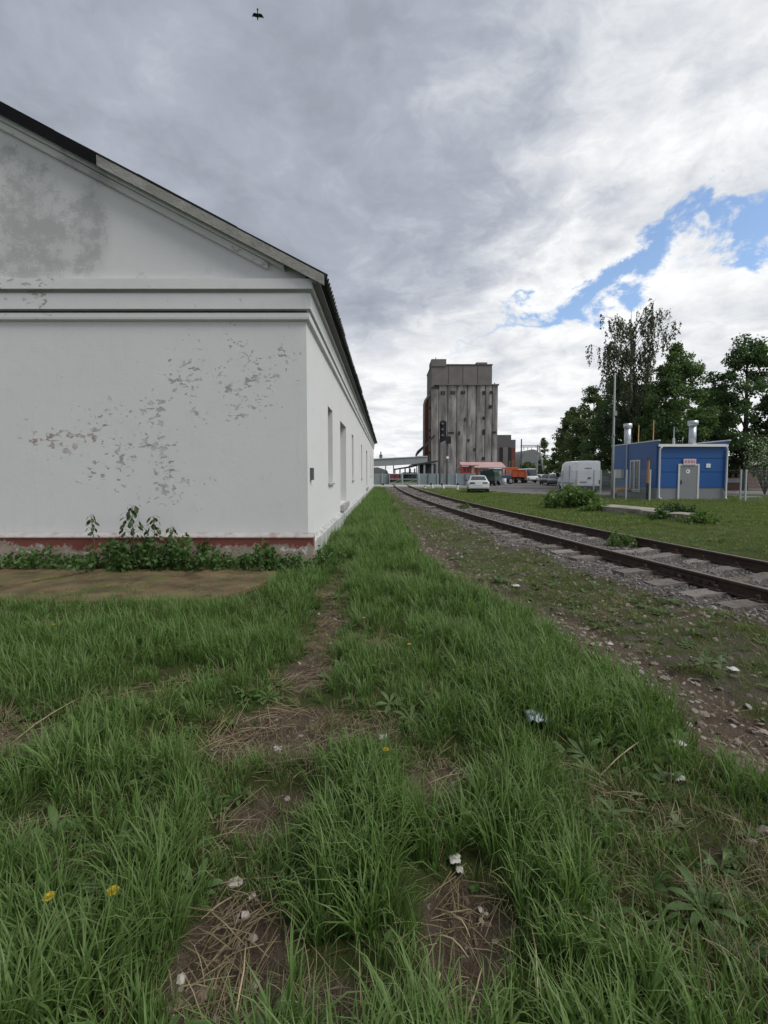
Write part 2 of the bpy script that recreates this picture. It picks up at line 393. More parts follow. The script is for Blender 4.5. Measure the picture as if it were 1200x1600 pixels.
for x, dz in ((-L_,0),(-1.0,.02),(-.55,.02),(-.3,-.02),(.3,-.02),(.55,.02),(1.0,.02),(L_,0)):
    rings.append([Vector((x, a, z+(dz if z > 0 else 0))) for a, z in sec])
slp.loft(rings); sme = slp.mesh('sleeper'); sme.materials.append(sleep_m)
fas = MB()
fas.box(-.15, .15, -.075, .075, .086, .093)
for q in (-1, 1):
    fas.box(q*.10-.05, q*.10+.05, -.07, .07, .09, .125)
    fas.tube([(q*.11, 0, .12), (q*.11, 0, .175)], .022, 6)
fme = fas.mesh('fastening'); fme.materials.append(rust)
y = 2.4; k = 0
while y < 47.3:
    s = mesh_obj('sleeper', sme, None, track, (float(tx(y)), y, .022+random.uniform(-.022,.014)))
    s.rotation_euler = (random.uniform(-.06,.06), random.uniform(-.018,.018), math.atan(-float(tslope(y)))*-1+random.uniform(-.03,.03))
    s.rotation_euler.z = math.atan2(-1.0*float(tslope(y))*-1, 1)*-1 + random.uniform(-.05,.05)
    if y < 14:
        for sx in (-.795, .795):
            f_ = bpy.data.objects.new('fastening', fme); COL.objects.link(f_); f_.parent = s; f_.location = (sx, 0, 0)
    y += .55 + random.uniform(-.03, .03)
for ya, yb in ((5.75, 6.55),):
    b = MB(); bb = MB()
    for q in (-1, 1):
        rings = []
        for y in np.linspace(ya, yb, 6):
            sl_ = float(tslope(y)); nrm = Vector((1,-sl_,0)).normalized(); c0 = Vector((float(tx(y)), y, ZR-.153)) - nrm*.795
            rings.append([c0 + nrm*(q*a) + Vector((0,0,z)) for a, z in ((.012,.028),(.04,.032),(.034,.10),(.012,.106))])
        b.loft(rings)
        for y in np.linspace(ya+.08, yb-.08, 6):
            sl_ = float(tslope(y)); nrm = Vector((1,-sl_,0)).normalized(); c0 = Vector((float(tx(y)), y, ZR-.153+.066)) - nrm*.795
            bb.tube([c0+nrm*q*.03, c0+nrm*q*.062], .018, 6)
    fp = b.build('fishplate', rust, track); bb.build('bolt', rust, fp, kind='stuff')

# ------------------------------------------------------------------ long white warehouse
X0, D0, D1 = -1.30, 7.50, 46.0
XW = -15.3; XRIDGE = (X0+XW)/2
WZ0, WZ1 = .52, 4.02
SL = .516
def roofz(x): return 4.60 + SL*((-1.03-x) if x > XRIDGE else (x-(2*XRIDGE+1.03)))      # underside of the roof
wh = thing('warehouse', 'long white peeling warehouse with gabled end wall and corrugated roof', 'building', (X0, D0, 0))

def wall_material(name, gable=False):
    m = bpy.data.materials.new(name); m.use_nodes = True; g = N(m.node_tree)
    o = g.n('ShaderNodeOutputMaterial'); b = g.n('ShaderNodeBsdfPrincipled'); g.t.links.new(b.outputs[0], o.inputs[0])
    p = g.pos(); ps = g.vm('MULTIPLY', p, (1, 1, 1.7))
    nl = g.noise(p, .6, 5, .6); nm = g.noise(p, 3.2, 7, .65); nf = g.noise(ps, 7.2, 4, .58, .5); nh = g.noise(p, 34, 5, .7)
    strk = g.noise(g.vm('MULTIPLY', p, (9, 9, .5)), 1.0, 5, .6)
    paint = g.mix(nl, (.60, .605, .605), (.675, .675, .67))
    paint = g.mix(g.m('MULTIPLY', g.ss(.5, .8, nm), .35), paint, (.52, .525, .525))
    paint = g.mix(g.m('MULTIPLY', g.ss(.55, .8, strk), .18), paint, (.46, .465, .46))
    # stains: grey bare render showing through limewash
    st = g.m('ADD', g.attr('stain'), g.m('ADD', g.m('MULTIPLY', g.m('SUBTRACT', nm, .5), 2.8), g.m('MULTIPLY', g.m('SUBTRACT', nh, .5), 1.6)))
    grey = g.mix(nh, (.24, .245, .245), (.44, .445, .445))
    c = g.mix(g.m('MULTIPLY', g.ss(.62, 1.15, st), .72), paint, grey)
    c = g.mix(g.m('MULTIPLY', g.ss(.05, 1.1, g.m('ADD', g.attr('stain'), g.m('MULTIPLY', g.m('SUBTRACT', nl, .5), .9))), .42), c, (.36, .365, .365))
    # flakes
    gate = g.mr(g.ss(.40, .60, g.noise(p, 2.1, 4, .6)), 0, 1, .45, 1.08)
    thr = g.m('SUBTRACT', .80, g.m('MULTIPLY', g.m('MULTIPLY', g.attr('peel'), gate), .195))
    fl = g.ss(thr, g.m('ADD', thr, .018), nf)
    under = g.mix(nh, (.22, .21, .20), (.42, .405, .39)); under = g.mix(g.m('MULTIPLY', g.ss(.50, .56, nl), g.ss(.42, .6, nm)), under, (.33, .22, .19))
    depth = g.mr(g.ss(.35, .65, g.noise(p, 5.5, 3, .6)), 0, 1, .30, .95)
    c = g.mix(g.m('MULTIPLY', fl, depth), c, under)
    edge = g.m('MULTIPLY', g.ss(g.m('SUBTRACT', thr, .020), thr, nf), g.m('SUBTRACT', 1.0, fl))
    c = g.mix(g.m('MULTIPLY', edge, .35), c, (.74, .745, .75))
    # hairline cracks and dark specks
    spk = g.m('MULTIPLY', g.ss(.70, .74, g.noise(p, 13, 3, .5)), .6)
    c = g.mix(g.m('MULTIPLY', spk, g.attr('peel')), c, (.16, .155, .15))
    # damp at the foot
    dmp = g.m('ADD', g.attr('damp'), g.m('MULTIPLY', g.m('SUBTRACT', strk, .5), .8))
    c = g.mix(g.m('MULTIPLY', g.ss(.45, .95, dmp), .55), c, (.27, .28, .25))
    g.set(b.inputs['Base Color'], c); b.inputs['Roughness'].default_value = .9; b.inputs['Specular IOR Level'].default_value = .2
    bp = g.n('ShaderNodeBump'); bp.inputs['Strength'].default_value = .9; bp.inputs['Distance'].default_value = .012
    g.set(bp.inputs['Height'], g.m('ADD', g.m('MULTIPLY', g.m('SUBTRACT', 1.0, fl), .9), g.m('ADD', g.m('MULTIPLY', nh, .22), g.m('MULTIPLY', nm, .35))))
    g.t.links.new(bp.outputs[0], b.inputs['Normal']); MATS[name] = m
    return m
WM = wall_material('limewashed_render')
def set_attr(o, name, fn):
    me = o.data; n = len(me.vertices); co = np.empty(n*3, dtype=np.float32); me.vertices.foreach_get('co', co); co = co.reshape(-1,3) + np.array(ORG.get(o.name, Vector()))
    a = me.attributes.new(name, 'FLOAT', 'POINT'); a.data.foreach_set('value', fn(co[:,0], co[:,1], co[:,2]).astype(np.float32))
PEEL = [(230,640,55,40,1.0),(185,690,48,45,1.1),(335,600,55,45,1.05),(380,565,60,35,.95),(350,630,45,25,.8),(75,690,55,18,.75),(200,730,70,35,.9),(440,545,22,12,1.0),(260,775,60,22,.72),
        (130,700,60,40,.55),(310,560,40,40,.7),(300,740,60,30,.5),(430,620,40,40,.45),(100,640,80,50,.35)]
def peelf(x, y, z):
    t = 0*x
    for px, py, rx, ry, a in PEEL:
        c = at(px, py, D0); t = t + a*np.exp(-((x-c.x)/(1.25*rx*D0/F))**2-((z-c.z)/(1.25*ry*D0/F))**2)*.9
    return np.clip(t, 0, 1.05) + .20
STAIN = [(30,370,60,60,.75),(60,300,50,50,.55),(140,340,22,50,.85),(150,370,18,45,.8),(30,415,70,14,.9),(130,415,18,8,.9),(10,250,40,40,.6),(80,380,50,40,.5),(240,430,80,14,.35),(60,435,90,8,.4)]
def stainf(x, y, z):
    t = 0*x + .20
    for px, py, rx, ry, a in STAIN:
        c = at(px, py, D0); t = t + a*np.exp(-((x-c.x)/(rx*D0/F))**2-((z-c.z)/(ry*D0/F))**2)
    return np.clip(t, 0, 1.0)
def grid_wall(name, xs, zrows, yv, parent):
    """zrows(x) -> list of z"""
    vs = []; fs = []; n = None
    for x in xs:
        zs = zrows(x); n = len(zs); vs += [(x, yv, z) for z in zs]
    for i in range(len(xs)-1):
        for j in range(n-1): fs.append((i*n+j, (i+1)*n+j, (i+1)*n+j+1, i*n+j+1))
    return np_mesh(name, np.array(vs), np.array(fs), WM, parent)
zero = lambda x, y, z: 0*x
fw = grid_wall('end_wall', np.linspace(XW, X0, 120), lambda x: list(np.linspace(WZ0-.55, 4.10, 44)), D0, wh)
set_attr(fw, 'peel', peelf); set_attr(fw, 'stain', zero); set_attr(fw, 'damp', lambda x,y,z: np.clip(.55-(z-.5)*1.6, 0, .6))
gw = grid_wall('gable', np.linspace(XW, X0, 120), lambda x: [4.0+t*(max(roofz(x)+.02, 4.05)-4.0) for t in np.linspace(0,1,30)], D0+.001, wh)
set_attr(gw, 'peel', lambda x,y,z: 0*x+.18); set_attr(gw, 'stain', stainf); set_attr(gw, 'damp', zero)
# side wall with openings
OPEN = [(10.16,11.02,1.34,3.05,'w'),(12.84,14.67,.66,3.03,'d'),(17.1,18.0,1.31,3.03,'w'),(23.3,24.3,1.31,3.03,'w'),(28.9,30.8,.66,3.03,'d'),(36.9,37.9,1.31,3.03,'w'),(42,43,1.31,3.03,'w')]
REV = .24
yb = sorted({D0, D1, *[o[0] for o in OPEN], *[o[1] for o in OPEN], *np.arange(D0+.4, D1-.2, .45)})
zb = sorted({-.05, .25, .52, .66, 1.0, 1.31, 1.34, 1.8, 2.3, 2.7, 3.03, 3.05, 3.5, 4.1, 4.6})
sw = MB()
def inside(y, z): return any(o[0] < y < o[1] and o[2] < z < o[3] for o in OPEN)
for i in range(len(yb)-1):
    for j in range(len(zb)-1):
        if not inside((yb[i]+yb[i+1])/2, (zb[j]+zb[j+1])/2):
            sw.add([(X0,yb[i],zb[j]),(X0,yb[i+1],zb[j]),(X0,yb[i+1],zb[j+1]),(X0,yb[i],zb[j+1])], [(0,1,2,3)])
for a, b2_, c, d_, k_ in OPEN:
    xr_ = X0-REV-.12
    for q in (((a,c),(a,d_)),((a,d_),(b2_,d_)),((b2_,d_),(b2_,c)),((b2_,c),(a,c))):
        (ya,za),(yb_,zb_) = q
        sw.add([(X0,ya,za),(X0,yb_,zb_),(xr_,yb_,zb_),(xr_,ya,za)], [(0,1,2,3)])
swo = sw.build('side_wall', WM, wh)
set_attr(swo, 'peel', lambda x,y,z: 0*x+.22); set_attr(swo, 'stain', lambda x,y,z: 0*x); set_attr(swo, 'damp', lambda x,y,z: np.clip(.75-(z-.1)*.75, 0, .8))
bw = MB().add([(XW,D0,-.05),(XW,D1,-.05),(XW,D1,4.6),(XW,D0,4.6)], [(3,2,1,0)]).add([(XW,D1,-.05),(X0,D1,-.05),(X0,D1,4.6),(XRIDGE,D1,roofz(XRIDGE)),(XW,D1,4.6)], [(4,3,2,1,0)]).build('rear_wall', WM, wh)
for a in ('peel','stain','damp'): set_attr(bw, a, zero)
board = mat('grey_boarding', (.20, .20, .20), .15, 3, .85, .3, 30, stretch=(8,8,.6))
frame_m = mat('old_window_paint', (.42, .44, .45), .1, 5, .7)
dark_gl = glass_mat('dark_dusty_glass', (.05, .055, .06), .25)
for a, b2_, c, d_, k_ in OPEN:
    xp = X0-REV
    if k_ == 'w':
        wdw = MB()
        for ya, yb_, za, zb_ in ((a,a+.07,c,d_),(b2_-.07,b2_,c,d_),(a+.07,b2_-.07,d_-.07,d_),(a+.07,b2_-.07,c,c+.07),((a+b2_)/2-.03,(a+b2_)/2+.03,c+.07,d_-.07)):
            wdw.box(xp-.05, xp+.01, ya, yb_, za, zb_)
        wo_ = wdw.build('window', frame_m, wh)
        for s_ in (0, 1):
            ya = a+.07 if s_ == 0 else (a+b2_)/2+.03; yb_ = (a+b2_)/2-.03 if s_ == 0 else b2_-.07
            MB().box(xp-.04, xp-.02, ya, yb_, c+.07, d_-.07).build('pane', dark_gl, wo_)
        MB().prism_y([(X0-REV+.01,c+.03),(X0+.05,c-.012),(X0+.05,c-.05),(X0-.01,c-.05),(X0-.01,c+.001),(X0-REV+.01,c+.001)], a-.02, b2_+.03).build('sill', conc, wo_)
    else:
        do_ = MB()
        do_.box(xp-.06, xp, a, a+.08, c, d_); do_.box(xp-.06, xp, b2_-.08, b2_, c, d_); do_.box(xp-.06, xp, a+.08, b2_-.08, d_-.08, d_)
        dr = do_.build('door', frame_m, wh)
        nb = 8; wpl = (b2_-a-.16)/nb
        for q in range(nb):
            MB().box(xp-.045, xp-.012-.006*(q%2), a+.08+q*wpl+.004, a+.08+(q+1)*wpl-.004, c+.02, d_-.08).build('plank', board, dr)
        MB().box(X0-REV-.05, X0+.10, a-.1, b2_+.1, c-.16, c-.002).build('door_sill', conc, dr)
MB().box(X0, X0+.05, D0+.22, D0+.36, ZZ(750,D0+.3), ZZ(731,D0+.3)).build('meter_box', mat('dark_grey_metal', (.09,.095,.10), .1, 8, .6), wh)
# red painted plinth below the end wall, pale along the side
m = bpy.data.materials.new('flaking_red_plinth'); m.use_nodes = True; g = N(m.node_tree)
o = g.n('ShaderNodeOutputMaterial'); b = g.n('ShaderNodeBsdfPrincipled'); g.t.links.new(b.outputs[0], o.inputs[0])
p = g.pos(); nm = g.noise(p, 2.3, 6, .68, .4); nh = g.noise(p, 18, 6, .7); spz = g.n('ShaderNodeSeparateXYZ'); g.set(spz.inputs[0], p)
red = g.mix(nh, (.13, .035, .026), (.21, .062, .045))
bare = g.mix(nh, (.20, .15, .11), (.42, .36, .31)); bare = g.mix(g.ss(.58, .66, g.noise(p, 9, 5, .6)), bare, (.58, .55, .52))
lev = g.m('ADD', g.m('ADD', nm, g.m('MULTIPLY', g.m('SUBTRACT', nh, .5), .35)), g.m('MULTIPLY', g.m('SUBTRACT', spz.outputs[2], .33), 1.3))
c = g.mix(g.ss(.51, .56, lev), bare, red)
g.set(b.inputs['Base Color'], c); b.inputs['Roughness'].default_value = .9
bp = g.n('ShaderNodeBump'); bp.inputs['Strength'].default_value = .8; bp.inputs['Distance'].default_value = .01
g.set(bp.inputs['Height'], g.m('ADD', g.ss(.47, .5, lev), nh)); g.t.links.new(bp.outputs[0], b.inputs['Normal'])
REDP = m
MB().prism_x([(D0-.10,-.1),(D0+.05,-.1),(D0+.05,.56),(D0-.02,.56),(D0-.10,.515)], XW, X0+.10).build('plinth', REDP, wh)
pl = MB().prism_x([(D0-.115,.50),(D0-.115,.52),(D0-.01,.575),(D0-.002,.56)], XW, X0+.11).build('plinth_ledge', mat('dirty_ledge', (.40,.375,.36), .2, 6, .9, .4, 40, stain=(.22,.13,.11), stain_amt=.6, stain_scale=5), wh)
# side plinth, interrupted by nothing: a low pale band
ps_ = MB().prism_y([(X0-.02,-.1),(X0+.085,-.1),(X0+.085,.40),(X0+.0,.47)], D0+.02, D1).build('side_plinth', mat('stained_side_plinth', (.45,.455,.44), .2, 5, .9, .5, 40, stain=(.20,.205,.18), stain_amt=.85, stain_scale=2.2, stretch=(3,3,.6), con=True), wh)
# cornice swept round the end wall and the side wall
cp = [(0,4.00),(.055,4.025),(.06,4.055),(.06,4.125),(.0,4.13),(.0,4.168),(.085,4.178),(.085,4.42),(.01,4.427),(.01,4.466),(.125,4.478),(.125,4.635),(0,4.66)]
def cornice(name, prof):
    b = MB(); rings = []
    xs_ = np.linspace(XW, X0, 60)
    for x in xs_[:-1]: rings.append([(x, D0-a, z) for a, z in prof])
    rings.append([(X0+a, D0-a, z) for a, z in prof])
    o1 = [[(X0+a, y, z) for a, z in prof] for y in np.linspace(D0, D1, 60)[1:]]
    b.loft(rings+o1, caps=False)
    o = b.build(name, WM, wh)
    set_attr(o, 'peel', lambda x,y,z: np.where(x < -5.3, .95, .35)*(y < D0+.2)+.15); set_attr(o, 'stain', lambda x,y,z: np.where(y < D0+.1, .06, 0)); set_attr(o, 'damp', zero)
    return o
cornice('cornice', cp)
# raking mouldings under the verge
for q in (-1, 1):
    def RX(t): return (X0+.02-t) if q < 0 else (XW-.02+t)
    T = (X0-XW)/2+.02
    for nm_, lo, hi, dep, t0 in (('raking_moulding', -.235, -.125, .06, .62), ('raking_fillet', -.117, -.004, .12, .35)):
        b = MB(); rings = []
        for t in np.linspace(t0, T, 60):
            x = RX(t); z = roofz(x)
            rings.append([(x,D0+.01,z+lo),(x,D0-dep*.8,z+lo),(x,D0-dep,z+lo+.02),(x,D0-dep,z+hi),(x,D0+.01,z+hi)])
        b.loft(rings); o = b.build(nm_, WM, wh)
        set_attr(o, 'peel', lambda x,y,z: .75+0*x); set_attr(o, 'stain', lambda x,y,z: .95*np.exp(-((x-XX(160,D0))/.55)**2)+.14+.25*sst(-2.2,-1.6,x)); set_attr(o, 'damp', zero)
barge_m = mat('weathered_bargeboard', (.27, .265, .245), .2, 3, .85, .5, 25, stain=(.14,.135,.125), stain_amt=.5, stain_scale=4, stretch=(1,1,1))
tar = mat('tarred_board', (.012, .012, .014), .2, 5, .95, spec=.05)
YV = D0-.20                                                     # verge plane
XB = XX(167, YV)
def barge(x0, x1, y0, y1, lo, hi, m_, name='bargeboard'):
    b = MB(); rings = []
    for x in np.linspace(x0, x1, 10):
        z = roofz(x); rings.append([(x,y0,z+lo),(x,y1,z+lo),(x,y1,z+hi),(x,y0,z+hi)])
    return b.loft(rings).build(name, m_, roof)
soff_m = mat('dark_soffit', (.030, .029, .030), .2, 4, .9)
# roof: deck, then corrugated sheets
roof = MB()
for sgn in (-1, 1):
    xe = -1.03 if sgn < 0 else 2*XRIDGE+1.03
    roof.prism_y([(xe,roofz(xe)+.003),(XRIDGE,roofz(XRIDGE)+.003),(XRIDGE,roofz(XRIDGE)+.06),(xe,roofz(xe)+.06)] if sgn > 0 else [(XRIDGE,roofz(XRIDGE)+.003),(xe,roofz(xe)+.003),(xe,roofz(xe)+.06),(XRIDGE,roofz(XRIDGE)+.06)], YV+.03, D1+.2)
roof = roof.build('roof', soff_m, wh)
barge(-.98, XB, YV-.012, YV+.02, -.075, .085, barge_m)
barge(XB, XRIDGE, YV-.004, YV+.02, -.06, .10, tar)
barge(XRIDGE, 2*XRIDGE+.98, YV-.012, YV+.02, -.075, .085, barge_m)
MB().box(X0+.125, X0+.24, D0-.19, D1+.2, 4.545, 4.598).build('eave_board', mat('eave_board', (.16,.155,.16), .15, 4, .85), roof)
slate = mat('weathered_corrugated_sheet', (.10, .10, .102), .2, 2.5, .9, .3, 40, stain=(.05,.055,.045), stain_amt=.7, stain_scale=2, rand=.2)
sh = MB(); nW = 49; WID = 1.14; LEN = 1.72
rt = []; 
for i in range(nW):
    yy = WID*i/(nW-1); zz = .026*math.cos(2*math.pi*yy/.163)
    rt.append((yy, zz))
vs = []
for x_ in (0, LEN):
    for yy, zz in rt: vs += [(x_, yy, zz), (x_, yy, zz-.007)]
fs = []
k2 = 2*nW
for i in range(nW-1):
    a = 2*i
    fs += [(a, a+2, k2+a+2, k2+a), (a+1, k2+a+1, k2+a+3, a+3), (a, a+1, a+3, a+2), (k2+a, k2+a+2, k2+a+3, k2+a+1)]
sh.add(vs, fs); shm = sh.mesh('roof_sheet'); shm.materials.append(slate)
ang = math.atan(SL)
ny = 0; yv = YV+.0
rows = 5
while yv < D1+.1:
    for r_ in range(rows):
        t = -.11 + r_*1.58 + random.uniform(-.02, .02)
        x = -1.03 - t*math.cos(ang); z = 4.60 + t*math.sin(ang) + .095 + .012*(rows-r_)*0 + r_*.002
        o = mesh_obj('roof_sheet', shm, None, roof, (x, yv + WID + random.uniform(-.01,.01), z))
        o.rotation_euler = Matrix(((-math.cos(ang),0,math.sin(ang)),(0,-1,0),(math.sin(ang),0,math.cos(ang)))).to_euler()
        o.rotation_euler.rotate_axis('Y', random.uniform(-.006,.006))
    yv += 1.02
ls = MB()
rr = [[(x, YV + .163*k/4, roofz(x)+.09+.026*math.cos(math.pi*k/2)) for k in range(int((D1+.2-YV)/.163*4))] for x in (XRIDGE, 2*XRIDGE+.95)]
nn = len(rr[0]); ls.add(rr[0]+rr[1]+[(a,b,c-.008) for a,b,c in rr[0]+rr[1]], [(i,i+1,nn+i+1,nn+i) for i in range(nn-1)]+[(2*nn+i,3*nn+i,3*nn+i+1,2*nn+i+1) for i in range(nn-1)])
ls.build('far_slope', slate, roof)
MB().prism_y([(XRIDGE-.18,roofz(XRIDGE)+.03),(XRIDGE+.18,roofz(XRIDGE)+.03),(XRIDGE+.16,roofz(XRIDGE)+.10),(XRIDGE,roofz(XRIDGE)+.19),(XRIDGE-.16,roofz(XRIDGE)+.10)], YV-.02, D1+.2).build('ridge_cap', slate, roof)
# curled chips of paint standing off the wall
ch = MB(); tries = 0
while len(ch.f) < 2*60 and tries < 20000:
    tries += 1
    x = random.uniform(-6.6, X0-.1); z = random.uniform(1.0, 3.9)
    if random.random() > float(peelf(np.array([x]), 0, np.array([z]))[0])**4*.7: continue
    s_ = random.uniform(.009, .026); w_ = s_*random.uniform(.6, 1.6); a = random.choice([0,0,0,1,2,3])*math.pi/2 + random.uniform(-.6,.6)
    def q_(u_, v_, dd): return (x + u_*math.cos(a)-v_*math.sin(a), D0-dd, z + u_*math.sin(a)+v_*math.cos(a))
    k_ = random.uniform(.004, .010)
    ch.add([q_(-w_,0,.002), q_(w_,0,.002), q_(w_*.9,-s_*.5,k_*.35), q_(-w_*.8,-s_*.55,k_*.35), q_(w_*.5,-s_,k_), q_(-w_*.3,-s_*1.1,k_)], [(0,1,2,3),(3,2,4,5)])
co_ = ch.build('peeling_paint', mat('paint_chip', (.53,.545,.56), .08, 8, .8), wh, kind='stuff')
# slab apron in front of the end wall
moss = mat('mossy_brown_concrete', (.115, .085, .044), .22, 2.6, .95, .9, 40, stain=(.075, .098, .026), stain_amt=.9, stain_scale=1.6, con=True)
ap = thing('slab_apron', 'brown mossy concrete apron along the foot of the end wall', 'paving', (-4.5, 6.5, 0))
MB().prism([(-8.6,6.0),(-5.07,5.97),(-4.62,6.76),(-4.60,7.38),(-8.6,7.38)], -.1, .075).build('slab', moss, ap, bevel=.02)
MB().prism([(-8.6,5.15),(-5.2,5.22),(-3.4,5.3),(-2.2,5.35),(-1.95,5.6),(-1.72,6.1),(-1.6,6.7),(-1.75,7.38),(-4.55,7.38),(-4.57,6.73),(-5.03,5.925),(-8.6,5.955)], -.1, .055).build('slab', moss, ap, bevel=.02)

# ------------------------------------------------------------------ blue boiler house
blue = mat('blue_sandwich_panel', (.012, .082, .275), .06, 1.2, .45, spec=.4)
greyb = mat('grey_base_panel', (.20, .21, .225), .08, 2, .7)
greyd = mat('grey_door_paint', (.215, .225, .235), .05, 2, .55)
trim = mat('pale_metal_trim', (.55, .57, .60), .06, 3, .45)
silver = mat('galvanised_flue', (.48, .50, .52), .1, 3, .38, metal=.7)
YB0, YB1 = 26.8, 32.1
XB0, XB1 = XX(1026,YB0), XX(1133,YB0)
bh = thing('boiler_house', 'small blue panelled boiler house with grey base and two silver flues', 'building', (XB0, YB0, 0))
MB().box(XB0+.02, XB1-.02, YB0+.02, YB1, -.05, .70).build('base_wall', greyb, bh)
ZE = 3.17
DX0, DX1 = XX(1059,YB0), XX(1092,YB0); ZD = 2.10
zs = [.70, 1.50, 2.00, 2.62, 3.17]
zs = [.70, ZZ(737.5,YB0), ZZ(716,YB0), 3.17]
for k in range(3):
    z0, z1 = zs[k]+.012, zs[k+1]-.012
    if z0 < ZD:
        MB().box(XB0, DX0-.0, YB0, YB0+.05, z0, min(z1, 9)).build('panel', blue, bh)
        MB().box(DX1+.0, XB1, YB0, YB0+.05, z0, z1).build('panel', blue, bh)
        if z1 > ZD: MB().box(DX0, DX1, YB0+.004, YB0+.05, ZD+.02, z1).build('panel', blue, bh)
    else:
        MB().box(XB0, XB1, YB0, YB0+.05, z0, z1).build('panel', blue, bh)
ZS = 3.45
WY0, WY1, WYZ0, WYZ1 = 28.55, 29.75, .42, 2.41
def yx(px, X): return X*F/(px-VPX)
WY0, WY1 = yx(1001, XB0), yx(985.5, XB0)
for y0, y1, z0, z1 in ((YB0-.0,WY0,.71,ZS),(WY1,YB1,.71,ZS),(WY0,WY1,WYZ1,ZS),(WY0,WY1,.705,.712)):
    if z1-z0 > .1: MB().box(XB0-.05, XB0+.0, y0, y1, z0, z1).build('side_panel', blue, bh)
MB().box(XB1+.0, XB1+.05, YB0, YB1, .71, ZS).build('side_panel', blue, bh)
MB().box(XB0, XB1, YB1, YB1+.05, 0, ZS).build('rear_panel', blue, bh)
for y0, y1, z0, z1 in ((YB0,WY0,-.05,.70),(WY1,YB1,-.05,.70),(WY0,WY1,-.05,WYZ0)):
    MB().box(XB0-.045, XB0+.019, y0, y1, z0, z1).build('base_panel', greyb, bh)
fr = MB()
for y0, y1, z0, z1 in ((WY0,WY0+.09,WYZ0,WYZ1),(WY1-.09,WY1,WYZ0,WYZ1),(WY0+.09,WY1-.09,WYZ1-.09,WYZ1),(WY0+.09,WY1-.09,WYZ0,WYZ0+.09),((WY0+WY1)/2+.02,(WY0+WY1)/2+.12,WYZ0+.09,WYZ1-.09)):
    fr.box(XB0-.08, XB0-.02, y0, y1, z0, z1)
wi = fr.build('window', trim, bh)
MB().box(XB0-.05, XB0-.03, WY0+.09, (WY0+WY1)/2+.02, WYZ0+.09, WYZ1-.09).build('pane', dark_gl, wi)
MB().box(XB0-.05, XB0-.03, (WY0+WY1)/2+.12, WY1-.09, WYZ0+.09, WYZ1-.09).build('pane', dark_gl, wi)
MB().box(XB0-.14, XB0-.05, WY0-.04, WY1+.04, WYZ0-.03, WYZ0-.001).build('sill', trim, wi)
# roof and its edges
rf = MB().prism_x([(YB0-.12,ZE),(YB1,ZE+.05),(YB1,ZE+.12),(YB0-.12,ZE+.06)], XB0+.01, XB1-.01).build('roof', trim, bh)
MB().box(XB0-.02, XB1+.02, YB0-.17, YB0-.12, ZE-.05, ZE+.10).build('gutter', mat('white_gutter', (.70,.72,.74), .04, 3, .5), rf)
MB().box(XB0-.09, XB0+.03, YB0-.25, YB1+.05, ZS, ZS+.07).build('coping', trim, rf)
MB().box(XB1-.03, XB1+.09, YB0-.25, YB1+.05, ZS, ZS+.07).build('coping', trim, rf)
MB().box(XB0-.05, XB0+.0, YB0-.22, YB0-.002, ZE+.11, ZS).build('parapet_return', blue, rf)
MB().box(XB1+.0, XB1+.05, YB0-.22, YB0-.002, ZE+.11, ZS).build('parapet_return', blue, rf)
# door
df = MB().box(DX0-.0, DX0+.10, YB0-.05, YB0+.06, 0, ZD+.02).box(DX1-.10, DX1, YB0-.05, YB0+.06, 0, ZD+.02).box(DX0+.10, DX1-.10, YB0-.05, YB0+.06, ZD-.08, ZD+.02).build('door_frame', trim, bh)
dr = MB().box(DX0+.10, DX1-.10, YB0-.035, YB0+.015, .02, ZD-.08).build('door', greyd, bh)
MB().box(DX0+.17, DX0+.21, YB0-.06, YB0-.034, .92, 1.18).tube([(DX0+.19,YB0-.06,1.05),(DX0+.19,YB0-.10,1.05),(DX0+.33,YB0-.10,1.05)], .014, 6).build('handle', mat('black_metal',(.02,.02,.02),.1,5,.5), dr)
cx_ = (DX0+DX1)/2-.05; ring = []
whitep = mat('white_sign_plate', (.72,.75,.76), .03, 5, .5)
pn = MB().tube([(cx_,YB0-.042,1.68),(cx_,YB0-.036,1.68)], .125, 20); pn = pn.build('notice_disc', whitep, dr)
MB().tube([(cx_-.02,YB0-.046,1.69),(cx_-.02,YB0-.043,1.69)], .05, 14).build('pictogram', mat('notice_grey',(.12,.14,.15),.1,5,.6), pn)
sx0, sx1 = XX(1066,YB0), XX(1085.5,YB0); sz0, sz1 = ZZ(726.2,YB0), ZZ(717,YB0)
sg = MB().box(sx0, sx1, YB0-.09, YB0-.055, sz0, sz1).build('sign_board', mat('pinkish_sign_plate',(.62,.50,.54),.04,5,.5), bh)
redl = mat('red_lettering', (.36,.035,.05), .1, 6, .6)
nl_ = 7; wl = (sx1-sx0-.12)/nl_
for i in range(nl_):       # the letters cannot be read at this distance: upright strokes and bars of about their size
    xa = sx0+.06+i*wl; b = MB(); za, zb_ = sz0+.09, sz1-.09
    b.box(xa+.01, xa+.03, YB0-.094, YB0-.0905, za, zb_)
    if i % 2 == 0: b.box(xa+.055, xa+.075, YB0-.094, YB0-.0905, za, zb_)
    b.box(xa+.03, xa+.055, YB0-.0935, YB0-.0905, (zb_ if i%3 else (za+zb_)/2)-.025, (zb_ if i%3 else (za+zb_)/2))
    b.build('letter', redl, sg)
p1 = at(1103,730.6,YB0); p2 = at(1109.8,724.5,YB0)
sn = MB().box(p1.x, p2.x, YB0-.03, YB0-.001, p1.z, p2.z).build('warning_notice', whitep, bh)
MB().box(p1.x+.09, p2.x-.09, YB0-.034, YB0-.031, p1.z+.08, p2.z-.08).build('pictogram', mat('notice_blue',(.35,.45,.48),.1,5,.6), sn)
